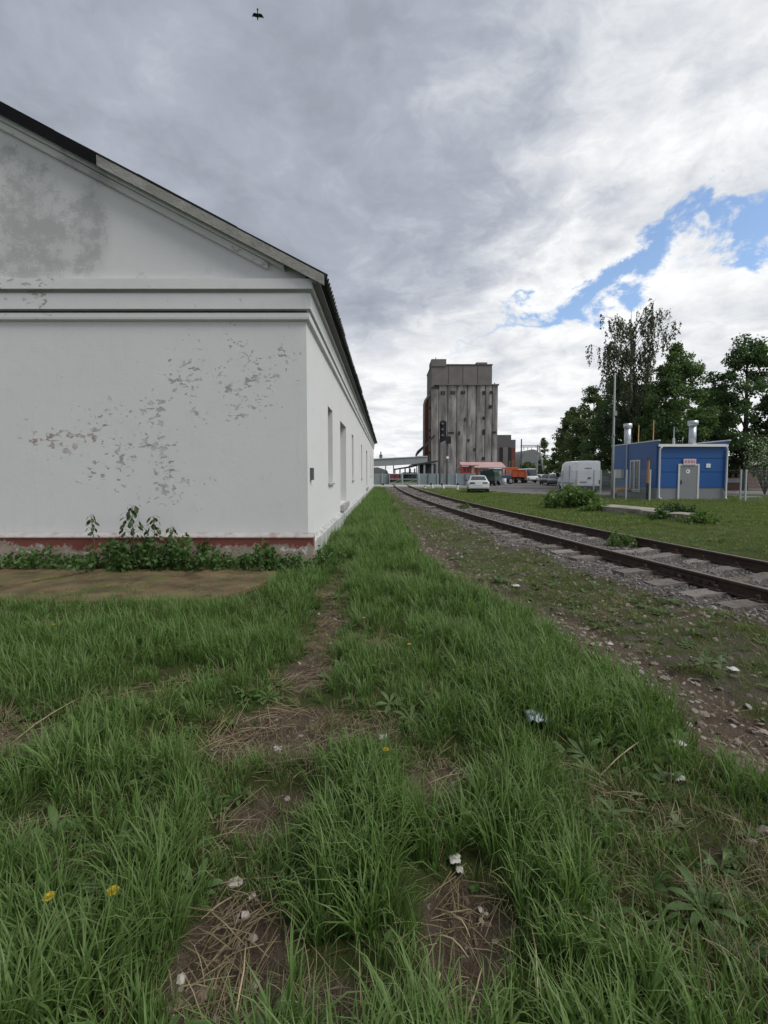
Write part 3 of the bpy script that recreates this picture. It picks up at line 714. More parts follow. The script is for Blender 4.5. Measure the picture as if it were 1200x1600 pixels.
for xg, q in ((XB0+.10, 1), (XB1+.01, -1)):
    MB().tube([(xg+.1*q,YB0-.14,ZE-.03),(xg,YB0-.09,ZE-.18),(xg,YB0-.09,.22),(xg+.02*q,YB0-.12,.12),(xg+.06*q,YB0-.24,.08)], .055, 8).build('downpipe', trim, bh, smooth=True)
def flue(px, Y, ztop, r, cap):
    x = XX(px, Y)
    f_ = MB().tube([(x,Y,ZE+.03),(x,Y,ztop-.3)], r, 16).build('flue', silver, bh, smooth=True)
    MB().tube([(x,Y,ztop-.30),(x,Y,ztop-.26),(x,Y,ztop)], [r*1.05,cap,cap], 16).build('flue_cap', silver, f_, smooth=True)
    MB().tube([(x,Y,ZE+.06),(x,Y,ZE+.22)], [r*1.5,r*1.05], 14).build('flashing', silver, f_, smooth=True)
flue(1080, 28.2, ZZ(657.5,28.2), .20, .29)
flue(979, 31.0, ZZ(662,31.0), .21, .27)
x = XX(1051,27.8); MB().tube([(x,27.8,ZE+.03),(x,27.8,ZE+.5),(x,27.8,ZE+.55),(x,27.8,ZZ(667,27.8))], [.09,.07,.03,.02], 8).build('vent_pipe', silver, bh)
yel = mat('yellow_gas_pipe', (.50,.33,.14), .12, 4, .6)
for px, Y, pt_ in ((996,30.3,664),(1019,28.2,657)):
    x = XX(px,Y); MB().tube([(x,Y,ZE),(x,Y,ZZ(pt_,Y))], .035, 6).build('vent_pipe', yel, bh)
x = XB0-.10; y_ = yx(978, x); MB().tube([(x,y_,.0),(x,y_,ZS+.05)], .035, 6).build('conduit', trim, bh)
pa, pb = yx(975.5, XB0), yx(963, XB0)
MB().box(XB0-.25, XB0-.05, pa, pb, ZZ(747,pa+.5), ZZ(733.5,pa+.5)).build('meter_cabinet', mat('cream_cabinet',(.50,.51,.49),.05,4,.6), bh)
# insulated orange pipe running out of the wall and down into the ground
orange = mat('orange_pipe_wrap', (.42,.19,.09), .2, 5, .8)
yo = 29.6; xo0, xo1 = XX(962,yo-1), XB0-.05
yo = 28.6
pts = [(XX(986,yo),yo,ZZ(766,yo)),(XX(972,yo),yo,ZZ(765,yo)),(XX(965,yo),yo,ZZ(765.5,yo)),(XX(962,yo),yo,ZZ(768,yo)),(XX(961,yo),yo,ZZ(773,yo)),(XX(961,yo),yo,-.1)]
op = thing('gas_pipe', 'orange wrapped pipe elbow coming out of the ground by the blue wall', 'pipe', (XX(961,yo),yo,0))
MB().tube(pts, .12, 10).build('pipe', orange, op, smooth=True)
MB().tube([(pts[0][0],yo,pts[0][2]),(XB0-.04,yo,pts[0][2])], .07, 8).build('pipe_stub', trim, op)
MB().tube([(pts[-2][0],yo,.30),(pts[-2][0],yo,-.05)], .135, 10).build('collar', mat('black_rubber',(.015,.015,.015),.1,5,.7), op)
yg = 25.9; xg = XX(1012.5,yg)
gr = thing('gas_riser', 'slim orange and black marker post standing before the blue corner', 'post', (xg,yg,0))
MB().tube([(xg,yg,1.0),(xg,yg,2.35)], .075, 8).build('upper_pipe', orange, gr); MB().tube([(xg,yg,-.05),(xg,yg,1.0)], .075, 8).build('lower_pipe', MATS['black_rubber'], gr)
MB().tube([(xg,yg,2.35),(xg,yg,2.43)], [.13,.05], 8).build('cap', MATS['black_rubber'], gr)

# ------------------------------------------------------------------ lamp post and wire fence
galv = mat('greenish_galvanised_post', (.26,.29,.28), .12, 3, .6)
yl = 29.0; xl_ = XX(957,yl)
lp = thing('lamp_post', 'tall slim grey lamp post beside the wire fence', 'post', (xl_,yl,0))
MB().tube([(xl_,yl,-.1),(xl_,yl,2.4),(xl_,yl,ZZ(583,yl))], [.085,.075,.05], 10).build('shaft', galv, lp, smooth=True)
MB().tube([(xl_,yl,3.9),(xl_,yl,4.05)], .10, 8).box(xl_-.06,xl_+.14,yl-.1,yl+.02,5.2,5.5).build('bracket', galv, lp)
postm = mat('pale_fence_post', (.42,.45,.45), .1, 4, .6)
wirem = mat('fence_wire', (.34,.37,.37), .05, 4, .6)
def fence_run(label, pts_):
    f_ = thing('wire_fence', label, 'fence', (pts_[0][0], pts_[0][1], 0))
    for i, (x, y) in enumerate(pts_):
        MB().box(x-.035, x+.035, y-.035, y+.035, -.1, 1.78).build('post', postm, f_)
        if i+1 < len(pts_):
            x2, y2 = pts_[i+1]; b = MB(); A = Vector((x,y,0)); B = Vector((x2,y2,0)); L = (B-A).length; t = (B-A)/L
            n = int(L/.06)
            for k in range(n+1): q = A + t*(L*k/n); b.bar(q+Vector((0,0,.06)), q+Vector((0,0,1.74)), .0045)
            for z in np.arange(.06, 1.75, .21): b.bar(A+Vector((0,0,z)), B+Vector((0,0,z)), .006)
            b.build('mesh_panel', wirem, f_, kind='stuff')
fence_run('wire mesh fence with pale posts in front of the white van', [(XX(878,33.5),33.5),(XX(901.5,31.5),31.5),(XX(928,29.6),29.6),(XX(939,28.7),28.7),(XX(960,27.3),27.3),(XX(979,26.2),26.2),(XX(1016,25.5),25.5)])
fence_run('wire mesh fence running on past the right corner of the blue house', [(XX(1158,25.6),25.6),(XX(1166,25.2),25.2),(XX(1250,24.6),24.6),(XX(1320,24.2),24.2)])

# ------------------------------------------------------------------ vehicles
tyre = MATS['black_rubber']; rimm = mat('wheel_rim', (.30,.31,.32), .1, 5, .4, metal=.6)
gl = glass_mat('car_glass', (.035,.045,.048), .06)
blk = mat('black_plastic', (.018,.018,.02), .1, 5, .5)
def paint(name, col, rough=.28):
    m = bpy.data.materials.new(name); m.use_nodes = True; b = m.node_tree.nodes['Principled BSDF']
    g_ = m.node_tree; nz = g_.nodes.new('ShaderNodeTexNoise'); nz.inputs['Scale'].default_value = 3; nz.inputs['Detail'].default_value = 5
    mr_ = g_.nodes.new('ShaderNodeMapRange'); mr_.inputs['To Min'].default_value = rough-.06; mr_.inputs['To Max'].default_value = rough+.14
    g_.links.new(nz.outputs[0], mr_.inputs[0]); g_.links.new(mr_.outputs[0], b.inputs['Roughness'])
    b.inputs['Base Color'].default_value = (*col, 1); b.inputs['Coat Weight'].default_value = .4; b.inputs['Coat Roughness'].default_value = .1
    return m
redg = mat('tail_lamp', (.10,.012,.012), .1, 6, .25); ambg = mat('orange_lamp', (.5,.16,.02), .1, 6, .3)
def ring(x, zb, wb, zm, wm, zt, wt):
    h = [(0,zb),(wb*.86,zb),(wb,zb+.10),(wm,(zb+zm)/2),(wm*.99,zm),(wt*1.02,zt-.06*(zt>zm+.1)-.005),(wt*.86,zt),(0,zt+.012)]
    return [(x,y,z) for y,z in h]+[(x,-y,z) for y,z in h[-2:0:-1]]
def lerp_st(st, x):
    for a, b in zip(st, st[1:]):
        if a[0] <= x <= b[0]:
            t = (x-a[0])/(b[0]-a[0]); return [a[i]+(b[i]-a[i])*t for i in range(7)]
def wheel(root, x, y, r, wd=.19):
    s = 1 if y > 0 else -1
    w_ = MB().tube([(x,y-wd/2*s,r),(x,y-wd/2*s*.7,r),(x,y+wd/2*s*.7,r),(x,y+wd/2*s,r)], [r*.93,r,r,r*.93], 18).build('wheel', tyre, root)
    MB().tube([(x,y+wd/2*s,r),(x,y+(wd/2+.012)*s,r)], [r*.62,r*.55], 14).build('rim', rimm, w_)
def side_glass(root, st, xa, xb, m_=None, lo=.06, hi=.10, name='side_window', xa2=None, xb2=None):
    for s in (1,-1):
        vs = []
        for x, top in ((xa,0),(xb,0),((xb2 if xb2 is not None else xb),1),((xa2 if xa2 is not None else xa),1)):
            q = lerp_st(st, x); zb_, zt_ = q[3]+lo, q[5]-hi; z = zt_ if top else zb_
            t = (z-q[3])/max(.01, q[5]-q[3]); yv_ = q[4]*.99+(q[6]*1.02-q[4]*.99)*t
            vs.append((x, s*(yv_+.006), z))
        vs2 = [(a, b_-.02*s, c_) for a,b_,c_ in vs]
        MB().add(vs+vs2, [(0,1,2,3),(7,6,5,4),(0,4,5,1),(1,5,6,2),(2,6,7,3),(3,7,4,0)]).build(name, m_ or gl, root)
def top_glass(root, st, ia, ib, name, sh=.84, inset=.06):
    a, b = st[ia], st[ib]; vs = []
    for q, t in ((a,inset),(b,-inset)):
        x = q[0]+(b[0]-a[0])*(t); z = q[5]+(b[5]-a[5])*t+.022; wv = (q[6]+(b[6]-a[6])*t)*sh
        vs += [(x,-wv,z),(x,wv,z)]
    n_ = Vector((b[5]-a[5], 0, -(b[0]-a[0]))).normalized()
    if n_.z < 0: n_ = -n_
    vs = [Vector(v_)+n_*.006 for v_ in vs]; vs2 = [v_-n_*.03 for v_ in vs]
    MB().add(vs+vs2, [(0,1,3,2),(4,6,7,5),(0,4,5,1),(1,5,7,3),(3,7,6,2),(2,6,4,0)]).build(name, gl, root)
def sedan(label, loc, rot, pm, H=1.39, L=4.45, W=1.72, group=None, hatch=False, name='parked_car'):
    c = thing(name, label, 'car', loc, rot, group, local=True)
    hw_ = W/2; k = H/1.39; l = L/4.45
    # x: rear -> front ; columns: x, z bottom, w bottom, z belt, w belt, z top, w top
    if hatch: tail = [(-2.2,.36,.72,.80,.80,.84,.72),(-2.15,.26,.78,.84,.84,.90,.76),(-2.0,.22,.80,.86,.85,1.18,.66),(-1.8,.2,.82,.88,.86,1.36,.60)]
    else: tail = [(-2.2,.36,.72,.74,.78,.80,.70),(-2.16,.26,.78,.80,.83,.93,.72),(-2.0,.22,.80,.85,.85,.96,.74),(-1.55,.2,.82,.88,.86,.985,.74),(-.95,.2,.82,.89,.86,1.33,.60)]
    st = tail+[(-.6,.2,.82,.89,.86,1.385,.60),(0,.2,.82,.89,.86,1.39,.61),(.45,.2,.82,.88,.86,1.33,.60),(1.15,.2,.82,.86,.85,.92,.72),(1.6,.22,.80,.80,.84,.84,.70),(2.05,.25,.78,.68,.80,.72,.66),(2.2,.34,.70,.60,.70,.62,.58)]
    st = [(a*l,b_*k,c_*hw_/.86,d_*k,e*hw_/.86,f_*k,g_*hw_/.86) for a,b_,c_,d_,e,f_,g_ in st]
    b = MB(); b.loft([ring(*q) for q in st]); o = b.build('body', pm, c, smooth=True)
    es = o.modifiers.new('split', 'EDGE_SPLIT'); es.split_angle = R(38)
    i0 = 2 if hatch else 3
    top_glass(c, st, i0-(1 if hatch else 0), i0+1, 'rear_window'); top_glass(c, st, len(st)-5, len(st)-4, 'windscreen')
    side_glass(c, st, -1.0*l, -.12*l, xa2=-.72*l); side_glass(c, st, -.02*l, .95*l, xb2=.42*l)
    xr_ = -2.2*l
    for s in (1,-1):
        MB().box(xr_+.0, xr_+.16, s*.50*hw_/.86-.19, s*.50*hw_/.86+.19, .72*k, .86*k).build('tail_lamp', redg, c)
        MB().box(2.08*l, 2.17*l, s*.5-.16, s*.5+.16, .54*k, .66*k).build('headlamp', rimm, c)
        MB().box(.62*l, .78*l, s*hw_*1.0 if s>0 else -hw_-.14, hw_+.14 if s>0 else -hw_*1.0, .92*k, 1.04*k).build('mirror', blk, c)
    MB().box(xr_-.05, xr_+.12, -hw_*.90, hw_*.90, .36*k, .55*k).build('bumper', pm, c, bevel=.03)
    MB().box(xr_-.02, xr_+.12, -hw_*.86, hw_*.86, .24*k, .355*k).build('bumper_skirt', blk, c)
    MB().box(xr_-.03, xr_+.03, -.26, .26, .60*k, .71*k).build('number_plate', whitep, c)
    for x in (-1.3*l, 1.33*l):
        for s in (1,-1): wheel(c, x, s*(hw_-.10), .30*k)
    return c
pos_ = at(746.5, 770, GY(770.5))
sedan('silver saloon parked on the grass verge with its boot to the track', (XX(746.5,38.4), 38.4, .0), R(81), paint('silver_paint', (.55,.57,.58)), name='silver_car')

def van(label, loc, rot, pm, L=5.5, W=1.99, H=2.55, name='white_van'):
    c = thing(name, label, 'van', loc, rot, None, local=True); w_ = W/2
    st = [(0,.45,w_*.93,1.15,w_*.985,H-.04,w_*.88),(.05,.38,w_*.96,1.15,w_,H-.01,w_*.90),(1.5,.35,w_*.97,1.15,w_,H+.01,w_*.90),(3.2,.35,w_*.97,1.15,w_,H,w_*.90),(3.75,.35,w_*.97,1.15,w_,H-.10,w_*.88),(4.15,.35,w_*.97,1.15,w_*.99,H-.38,w_*.84),(4.72,.35,w_*.96,1.12,w_*.98,1.42,w_*.80),(5.25,.36,w_*.93,.98,w_*.93,1.08,w_*.74),(5.48,.42,w_*.85,.70,w_*.84,.74,w_*.68)]
    o = MB().loft([ring(*q) for q in st]).build('body', pm, c, smooth=True); es = o.modifiers.new('split','EDGE_SPLIT'); es.split_angle = R(35)
    top_glass(c, st, 6, 5, 'windscreen', .86)
    side_glass(c, st, 3.45, 4.55, lo=.06, hi=.62, xb2=4.2)
    # rear doors: two leaves with a joint, handle, hinges and lamps
    for s in (1,-1):
        vs = [(-.014,s*.012,.62),(-.014,s*w_*.90,.62),(-.014,s*w_*.93,1.15),(-.014,s*w_*.82,H-.16),(-.014,s*.012,H-.16)]
        vs2 = [(.03,y_,z_) for _,y_,z_ in vs]; n_ = 5
        fs = [tuple(range(5)) if s < 0 else tuple(range(4,-1,-1)), tuple(range(5,10)) if s > 0 else tuple(range(9,4,-1))]+[(i,(i+1)%5,5+(i+1)%5,5+i) for i in range(5)]
        dl = MB().add(vs+vs2, fs).build('rear_door', pm, c)
        MB().box(-.03,.0,s*w_*.885-.05,s*w_*.885+.05,.72,1.05).build('tail_lamp', redg, c)
    MB().box(-.045,-.014,-.22,.02,1.15,1.24).build('door_handle', blk, c)
    MB().box(-.03,-.014,-.26,.26,1.93,2.0).build('brake_lamp', greyb, c)
    MB().box(-.028,-.014,.10,.62,.80,.92).build('number_plate', greyb, c)
    MB().box(-.12,.10,-w_*.95,w_*.95,.40,.56).build('bumper', blk, c, bevel=.02)
    MB().box(5.30,5.56,-w_*.86,w_*.86,.34,.60).build('front_bumper', blk, c, bevel=.03)
    for s in (1,-1):
        MB().box(4.25,4.40,s*w_ if s>0 else -w_-.28, w_+.28 if s>0 else -w_,1.25,1.60).build('mirror', blk, c)
        MB().box(.3,4.9,s*(w_+.004)-.006,s*(w_+.004)+.006,.70,.80).build('side_moulding', greyb, c)
        MB().box(5.0,5.3,s*w_*.84-.05,s*w_*.84+.06,.78,.98).build('headlamp', rimm, c)
    MB().box(1.55,1.575,w_-.02,w_+.006,.5,2.2).build('door_seam', blk, c); MB().box(3.3,3.325,w_-.02,w_+.006,.5,1.75).build('door_seam', blk, c)
    for x in (1.0, 4.55):
        for s in (1,-1): wheel(c, x, s*(w_-.11), .335, .22)
    return c
whitev = paint('white_van_paint', (.66,.69,.72), .32)
yv_ = 36.0; xv = (XX(900,yv_)+XX(938,yv_))/2
van('tall white panel van parked on the yard behind the wire fence', (xv,yv_,.012), math.atan2(5.3,.50), whitev)
# a minibus seen from the front, far down the yard
def minibus(label, loc, rot, pm, W=2.0, H=2.45):
    c = thing('minibus', label, 'bus', loc, rot, None, local=True); w_ = W/2
    st = [(-6,.4,w_*.95,1.1,w_,H,w_*.9),(-.9,.4,w_*.96,1.1,w_,H,w_*.9),(-.55,.4,w_*.96,1.05,w_,H-.12,w_*.87),(-.12,.4,w_*.95,.98,w_*.97,1.15,w_*.84),(0,.45,w_*.9,.8,w_*.92,.95,w_*.78)]
    o = MB().loft([ring(*q) for q in st]).build('body', pm, c, smooth=True); es = o.modifiers.new('split','EDGE_SPLIT'); es.split_angle = R(35)
    top_glass(c, st, 3, 2, 'windscreen', .98, -.02)
    side_glass(c, st, -5.6, -1.0, lo=.15, hi=.35)
    for s in (1,-1):
        MB().box(-.06,.03,s*.68-.16,s*.68+.16,.72,.86).build('headlamp', rimm, c)
        MB().box(-.5,-.35,s*w_ if s>0 else -w_-.25, w_+.25 if s>0 else -w_,1.5,1.9).build('mirror', blk, c)
        for x in (-5.0,-1.1): wheel(c, x, s*(w_-.12), .35, .22)
    MB().box(-.1,.04,-w_*.86,w_*.86,.42,.60).build('bumper', blk, c)
ybus = 74; minibus('white minibus facing the camera at the far end of the yard', (XX(832.5,ybus),ybus,.012), R(-86), whitev, W=1.95, H=2.35)
# far parked cars
sedan('white car parked far off beside the minibus and the leaning pole', (XX(846.5,82),82,.012), R(-70), paint('white_car_paint',(.6,.62,.63)))
sedan('dark saloon parked under the trees beyond the white van', (XX(855,66),66,.012), R(-115), paint('dark_car_paint',(.035,.036,.04)))
sedan('grey saloon parked under the trees close to the van', (XX(866,60),60,.012), R(-110), paint('grey_car_paint',(.09,.095,.10)))
sedan('dark blue hatchback parked between van and lamp post', (XX(946,44),44,.012), R(165), paint('blue_black_paint',(.025,.03,.04)), hatch=True)
sedan('white hatchback parked behind the lamp post', (XX(957.5,48),48,.012), R(100), paint('white_hatch_paint',(.58,.6,.62)), hatch=True)

def box_truck(name, label, loc, rot, bed_m, cab_m, bedL, bedW, bedH, bed_z, tilt=False, cabH=2.3, cat='truck'):
    c = thing(name, label, cat, loc, rot, None, local=True)
    hw_ = bedW/2
    MB().box(.1, bedL+1.9, -.45, .45, bed_z-.30, bed_z-.02).build('chassis', blk, c)
    if tilt:
        b = MB(); prof_ = [(-hw_,bed_z+.55),(-hw_,bed_z+bedH-.25),(-hw_*.7,bed_z+bedH),(hw_*.7,bed_z+bedH),(hw_,bed_z+bedH-.25),(hw_,bed_z+.55)]
        b.prism_x(prof_, 0, bedL); b.build('canvas_cover', bed_m, c)
        bd = MB().box(0, bedL, -hw_-.02, hw_+.02, bed_z, bed_z+.55).build('body_sides', cab_m, c)
    else:
        bd = MB().box(0, bedL, -hw_, hw_, bed_z, bed_z+bedH).build('body', bed_m, c)
        for s in (-1,1):
            for i in range(5): MB().box(.2+i*(bedL-.4)/4-.05,.2+i*(bedL-.4)/4+.05, s*(hw_+.02)-.02, s*(hw_+.02)+.02, bed_z+.05, bed_z+bedH-.03).build('rib', bed_m, bd)
        for i in range(3): MB().box(-.05,-.001,-hw_*.9+i*hw_*.9-.05,-hw_*.9+i*hw_*.9+.05,bed_z+.05,bed_z+bedH-.03).build('rib', bed_m, bd)
        MB().box(-.06,-.002,-hw_,hw_,bed_z+bedH-.1,bed_z+bedH+.02).build('tail_rail', bed_m, bd)
    cabb = MB(); x0 = bedL+.12
    cabb.prism_y([(x0,bed_z-.2),(x0+1.75,bed_z-.2),(x0+1.75,bed_z+.55),(x0+1.5,cabH),(x0,cabH)], -hw_*.95, hw_*.95); cb_ = cabb.build('cab', cab_m, c, bevel=.05)
    for s in (-1,1): MB().box(x0+.45, x0+1.3, s*hw_*.95-.012, s*hw_*.95+.012, bed_z+.62, cabH-.2).build('side_window', gl, cb_)
    MB().add([(x0+1.735,-hw_*.8,bed_z+.62),(x0+1.735,hw_*.8,bed_z+.62),(x0+1.54,hw_*.8,cabH-.12),(x0+1.54,-hw_*.8,cabH-.12)], [(0,1,2,3)]).build('windscreen', gl, cb_)
    for s in (-1,1):
        MB().box(-.03,.05,s*hw_*.75-.14,s*hw_*.75+.14,bed_z-.25,bed_z-.12).build('tail_lamp', redg, c)
        for x in (.9, bedL+1.1): wheel(c, x, s*(hw_-.2), .48, .3)
    MB().box(.0,.08,-hw_*.9,hw_*.9,.5,.62).build('underrun_bar', blk, c)
    return c
box_truck('orange_truck', 'orange tipper truck seen from behind on the yard', (XX(811,72),72,.012), R(92), paint('orange_truck_paint',(.50,.105,.035),.5), paint('orange_cab_paint',(.45,.09,.03),.4), 3.6, 2.25, 1.15, 1.0, cabH=2.55)
green = mat('green_canvas', (.030,.062,.048), .15, 2, .8, .3, 10)
box_truck('green_truck', 'dark green truck with rounded canvas cover behind the silver car', (XX(757,60),58,.012), R(62), green, paint('green_cab_paint',(.02,.05,.045),.4), 2.2, 1.7, 1.35, .62, tilt=True, cabH=1.9)
# tractor with a white-roofed cab
tr = thing('tractor', 'dark blue tractor with white cab roof next to the green truck', 'tractor', (XX(780,66),66,.012), R(200), local=True)
tb = paint('tractor_blue',(.03,.05,.09),.4)
MB().box(-1.9,.1,-.36,.36,.75,1.35).build('bonnet', tb, tr, bevel=.05)
cbn = MB()
for sx in (.12,1.25):
    for s in (-1,1): cbn.bar((sx,s*.62,.9),(sx+(.05 if sx<1 else -.05),s*.58,2.2), .08)
MB().box(.1,1.3,-.64,.64,.7,1.15).build('cab_base', tb, tr); cf = cbn.build('cab_frame', tb, tr)
for s in (-1,1): MB().box(.2,1.18,s*.60-.01,s*.60+.01,1.16,2.15).build('cab_window', gl, cf)
MB().box(.13,.15,-.55,.55,1.16,2.15).build('windscreen', gl, cf); MB().box(1.22,1.24,-.55,.55,1.16,2.15).build('rear_window', gl, cf)
MB().box(.02,1.36,-.70,.70,2.2,2.34).build('cab_roof', whitev, tr, bevel=.04)
for s in (-1,1): wheel(tr, .95, s*.82, .75, .36); wheel(tr, -1.45, s*.68, .45, .24)
MB().tube([(-.9,.2,1.35),(-.9,.2,2.1)], .05, 8).build('exhaust', blk, tr)
# white drum
yd = 63; xd = XX(788,yd)
dm = thing('drum', 'small white drum standing on the yard by the tractor', 'drum', (xd,yd,0))
MB().tube([(xd,yd,.01),(xd,yd,.03),(xd,yd,.42),(xd,yd,.45),(xd,yd,.48),(xd,yd,.85),(xd,yd,.88)], [.27,.29,.29,.305,.29,.29,.27], 16).build('barrel', whitev, dm, smooth=True)
MB().tube([(xd,yd,.885),(xd,yd,.91)], .25, 14).build('lid', greyb, dm)

# ------------------------------------------------------------------ grain elevator
YT = 140.0
cons = mat('stained_silo_concrete', (.235,.225,.215), .25, .35, .95, .3, 2, stain=(.105,.102,.105), stain_amt=.85, stain_scale=.42, stretch=(1.5,1,.32), con=True)
cons2 = mat('dark_head_concrete', (.165,.152,.148), .18, .3, .95, stain=(.13,.12,.115), stain_amt=.7, stain_scale=.2, stretch=(1,1,.8))
groove = mat('dark_joint', (.09,.085,.08), .2, .6, .95)
brickm = mat('red_brown_tower', (.16,.055,.04), .2, .5, .9)
pinkc = mat('pale_pink_render', (.34,.27,.24), .15, .5, .9)
tx0, tx1 = XX(673,YT), XX(777,YT); zt = ZZ(602,YT)
gt = thing('grain_elevator', 'tall stained concrete grain elevator with stepped top', 'building', ((tx0+tx1)/2, YT, 0))
MB().box(tx0+.3, tx1-.1, YT+.35, YT+22, -.3, zt-.2).build('core', groove, gt)
pxs = [673, 687, 700, 713.2, 715.4, 728, 743.2, 745, 757, 768.5, 777]
ed = [673,685,699,713,729,743,757,768,777]
for i in range(len(ed)-1):
    xa, xb = XX(ed[i],YT)+.10, XX(ed[i+1],YT)-.10
    # each bin shows as a shallow bowed bay
    n_ = 6; pl_ = [(xa+(xb-xa)*k/n_, YT+.10-.12*math.sin(math.pi*k/n_)) for k in range(n_+1)]
    MB().prism(pl_+[(xb,YT+1.0),(xa,YT+1.0)], -.3, zt-(1.2 if i == 0 else .0)).build('silo_bay', cons, gt)
for i in range(4):           # right flank of the bins
    MB().box(tx1-.1, tx1, YT+1+i*5.2, YT+6.0+i*5.2, -.3, zt).build('flank_bay', cons, gt)
MB().box(tx0+1.0, tx1+.15, YT-.35, YT+22.2, zt, zt+.35).build('coping', cons2, gt)
ux0, ux1, uz = XX(673.5,YT+3), XX(767,YT+3), ZZ(570.5,YT+3)
hd = MB().box(ux0, ux1, YT+3, YT+19, zt-6, uz).build('head_house', cons2, gt)
MB().box(ux0-.1, XX(696,YT+3), YT+2.7, YT+10, uz-.4, ZZ(561,YT+2.7)).build('lift_room', cons2, hd)
MB().box(XX(743,YT+3), XX(760,YT+3), YT+3.5, YT+10, uz, ZZ(565.5,YT+3)).build('vent_room', cons2, hd)
MB().box(ux0-.15, ux1+.15, YT+2.8, YT+19.2, uz-.0, uz+.28).build('parapet', groove, hd)
for px in (700,722,745): MB().box(XX(px,YT+3)-.08, XX(px,YT+3)+.08, YT+2.93, YT+3.02, zt+.4, uz-.1).build('joint', groove, hd)
MB().tube([(XX(681,YT+3),YT+5,uz),(XX(681,YT+3),YT+5,ZZ(556,YT+3))], .12, 6).build('lightning_rod', blk, hd)
MB().tube([(XX(773.5,YT),YT+2,zt),(XX(773.5,YT),YT+2,ZZ(596,YT))], .15, 6).build('vent', blk, gt)
dkw = mat('dark_opening', (.025,.026,.03), .2, 1, .8)
def tw(px0, px1, py0, py1, pan=1):
    fo = MB().box(XX(px0,YT), XX(px1,YT), YT-.16, YT+.25, ZZ(py1,YT), ZZ(py0,YT)).build('window', dkw, gt)
    for k in range(1, pan):
        x = XX(px0+(px1-px0)*k/pan, YT); MB().box(x-.05, x+.05, YT-.22, YT-.161, ZZ(py1,YT), ZZ(py0,YT)).build('mullion', cons, fo)
for a in ((688,694.5,611,616.5,3),(703.8,710.2,611,616,3),(719.5,725.5,611,615.5,2),(752.5,756.5,611,616,1),(764,767.5,611,615,1),(716,718.5,674,679.5,1),(753.5,756.5,671,679,1),(769,774,674,677,1),(762.5,767,633,638,1),(753,757.5,714,718.5,1),(725,727,653,658,1),(753,756.5,651,655,1),(740,742,700,704,1),(730.5,733,686,690,1)): tw(*a)
tw(700.5,708.5,675,677.2); 
# stair tower and dust duct on the left flank
lx0, lx1 = XX(662,YT+6), XX(674,YT+6)
st_ = MB().box(XX(664.5,YT+5), XX(669,YT+5), YT+4.9, YT+9, -.3, ZZ(622,YT+5)).build('stair_tower', brickm, gt)
MB().box(XX(668.6,YT+5), XX(674,YT+5), YT+5, YT+9, -.3, ZZ(616,YT+5)).build('stair_tower', pinkc, gt)
for py in (636,671,682,706): MB().box(XX(670,YT+5), XX(672.2,YT+5), YT+4.85, YT+5.02, ZZ(py+3,YT+5), ZZ(py,YT+5)).build('window', dkw, gt)
MB().tube([(XX(662.5,YT+5),YT+5,-.2),(XX(662.5,YT+5),YT+5,ZZ(640,YT+5)),(XX(662.6,YT+5),YT+5,ZZ(632,YT+5)),(XX(664.5,YT+5),YT+5,ZZ(625.5,YT+5)),(XX(668,YT+5),YT+5,ZZ(621,YT+5)),(XX(672,YT+5),YT+5,ZZ(619,YT+5))], .42, 10).build('dust_duct', pinkc, gt, smooth=True)
# diagonal chute and its frame at the foot
yc = YT-8
cu = thing('grain_chute', 'dark steel grain chute sloping up to the elevator foot', 'conveyor', (XX(655,yc),yc,0))
MB().bar((XX(650,yc),yc,ZZ(711,yc)), (XX(681,yc),yc+4,ZZ(679,yc)), .34, .5).build('chute', dkw, cu)
MB().tube([(XX(650,yc),yc,ZZ(715,yc)),(XX(650.2,yc),yc,ZZ(710,yc)),(XX(653,yc),yc,ZZ(705,yc)),(XX(661,yc),yc,ZZ(698,yc))], .22, 6).build('spout', dkw, cu)
MB().box(XX(649.5,yc),XX(664,yc),yc-.3,yc+.3,ZZ(715,yc),ZZ(712.5,yc)).build('platform', dkw, cu)
for px in (651,663): MB().box(XX(px,yc)-.12,XX(px,yc)+.12,yc-.1,yc+.1,0,ZZ(715,yc)).build('leg', dkw, cu)
# dark annexe on the right
ya = YT+6
an = thing('annexe', 'dark grey annexe with two tall recesses beside the elevator', 'building', (XX(791,ya),ya,0))
anm = mat('dark_annexe_wall', (.12,.115,.115), .12, .4, .9)
MB().box(XX(775,ya),XX(798,ya),ya,ya+10,-.3,ZZ(679.5,ya)).build('tall_block', anm, an)
MB().box(XX(798,ya)+.01,XX(805,ya),ya,ya+10,-.3,ZZ(687,ya)).build('low_block', anm, an)
for a, b_ in ((780.5,784.5),(793.5,797.5)): MB().box(XX(a,ya),XX(b_,ya),ya-.12,ya-.02,3,ZZ(699,ya)).build('recess', dkw, an)
MB().box(XX(785,ya),XX(793,ya),ya-.25,ya-.02,3,ZZ(699,ya)).build('pier', cons2, an); MB().box(XX(798.4,ya),XX(804,ya),ya-.2,ya-.02,3,ZZ(700,ya)).build('pier', brickm, an)
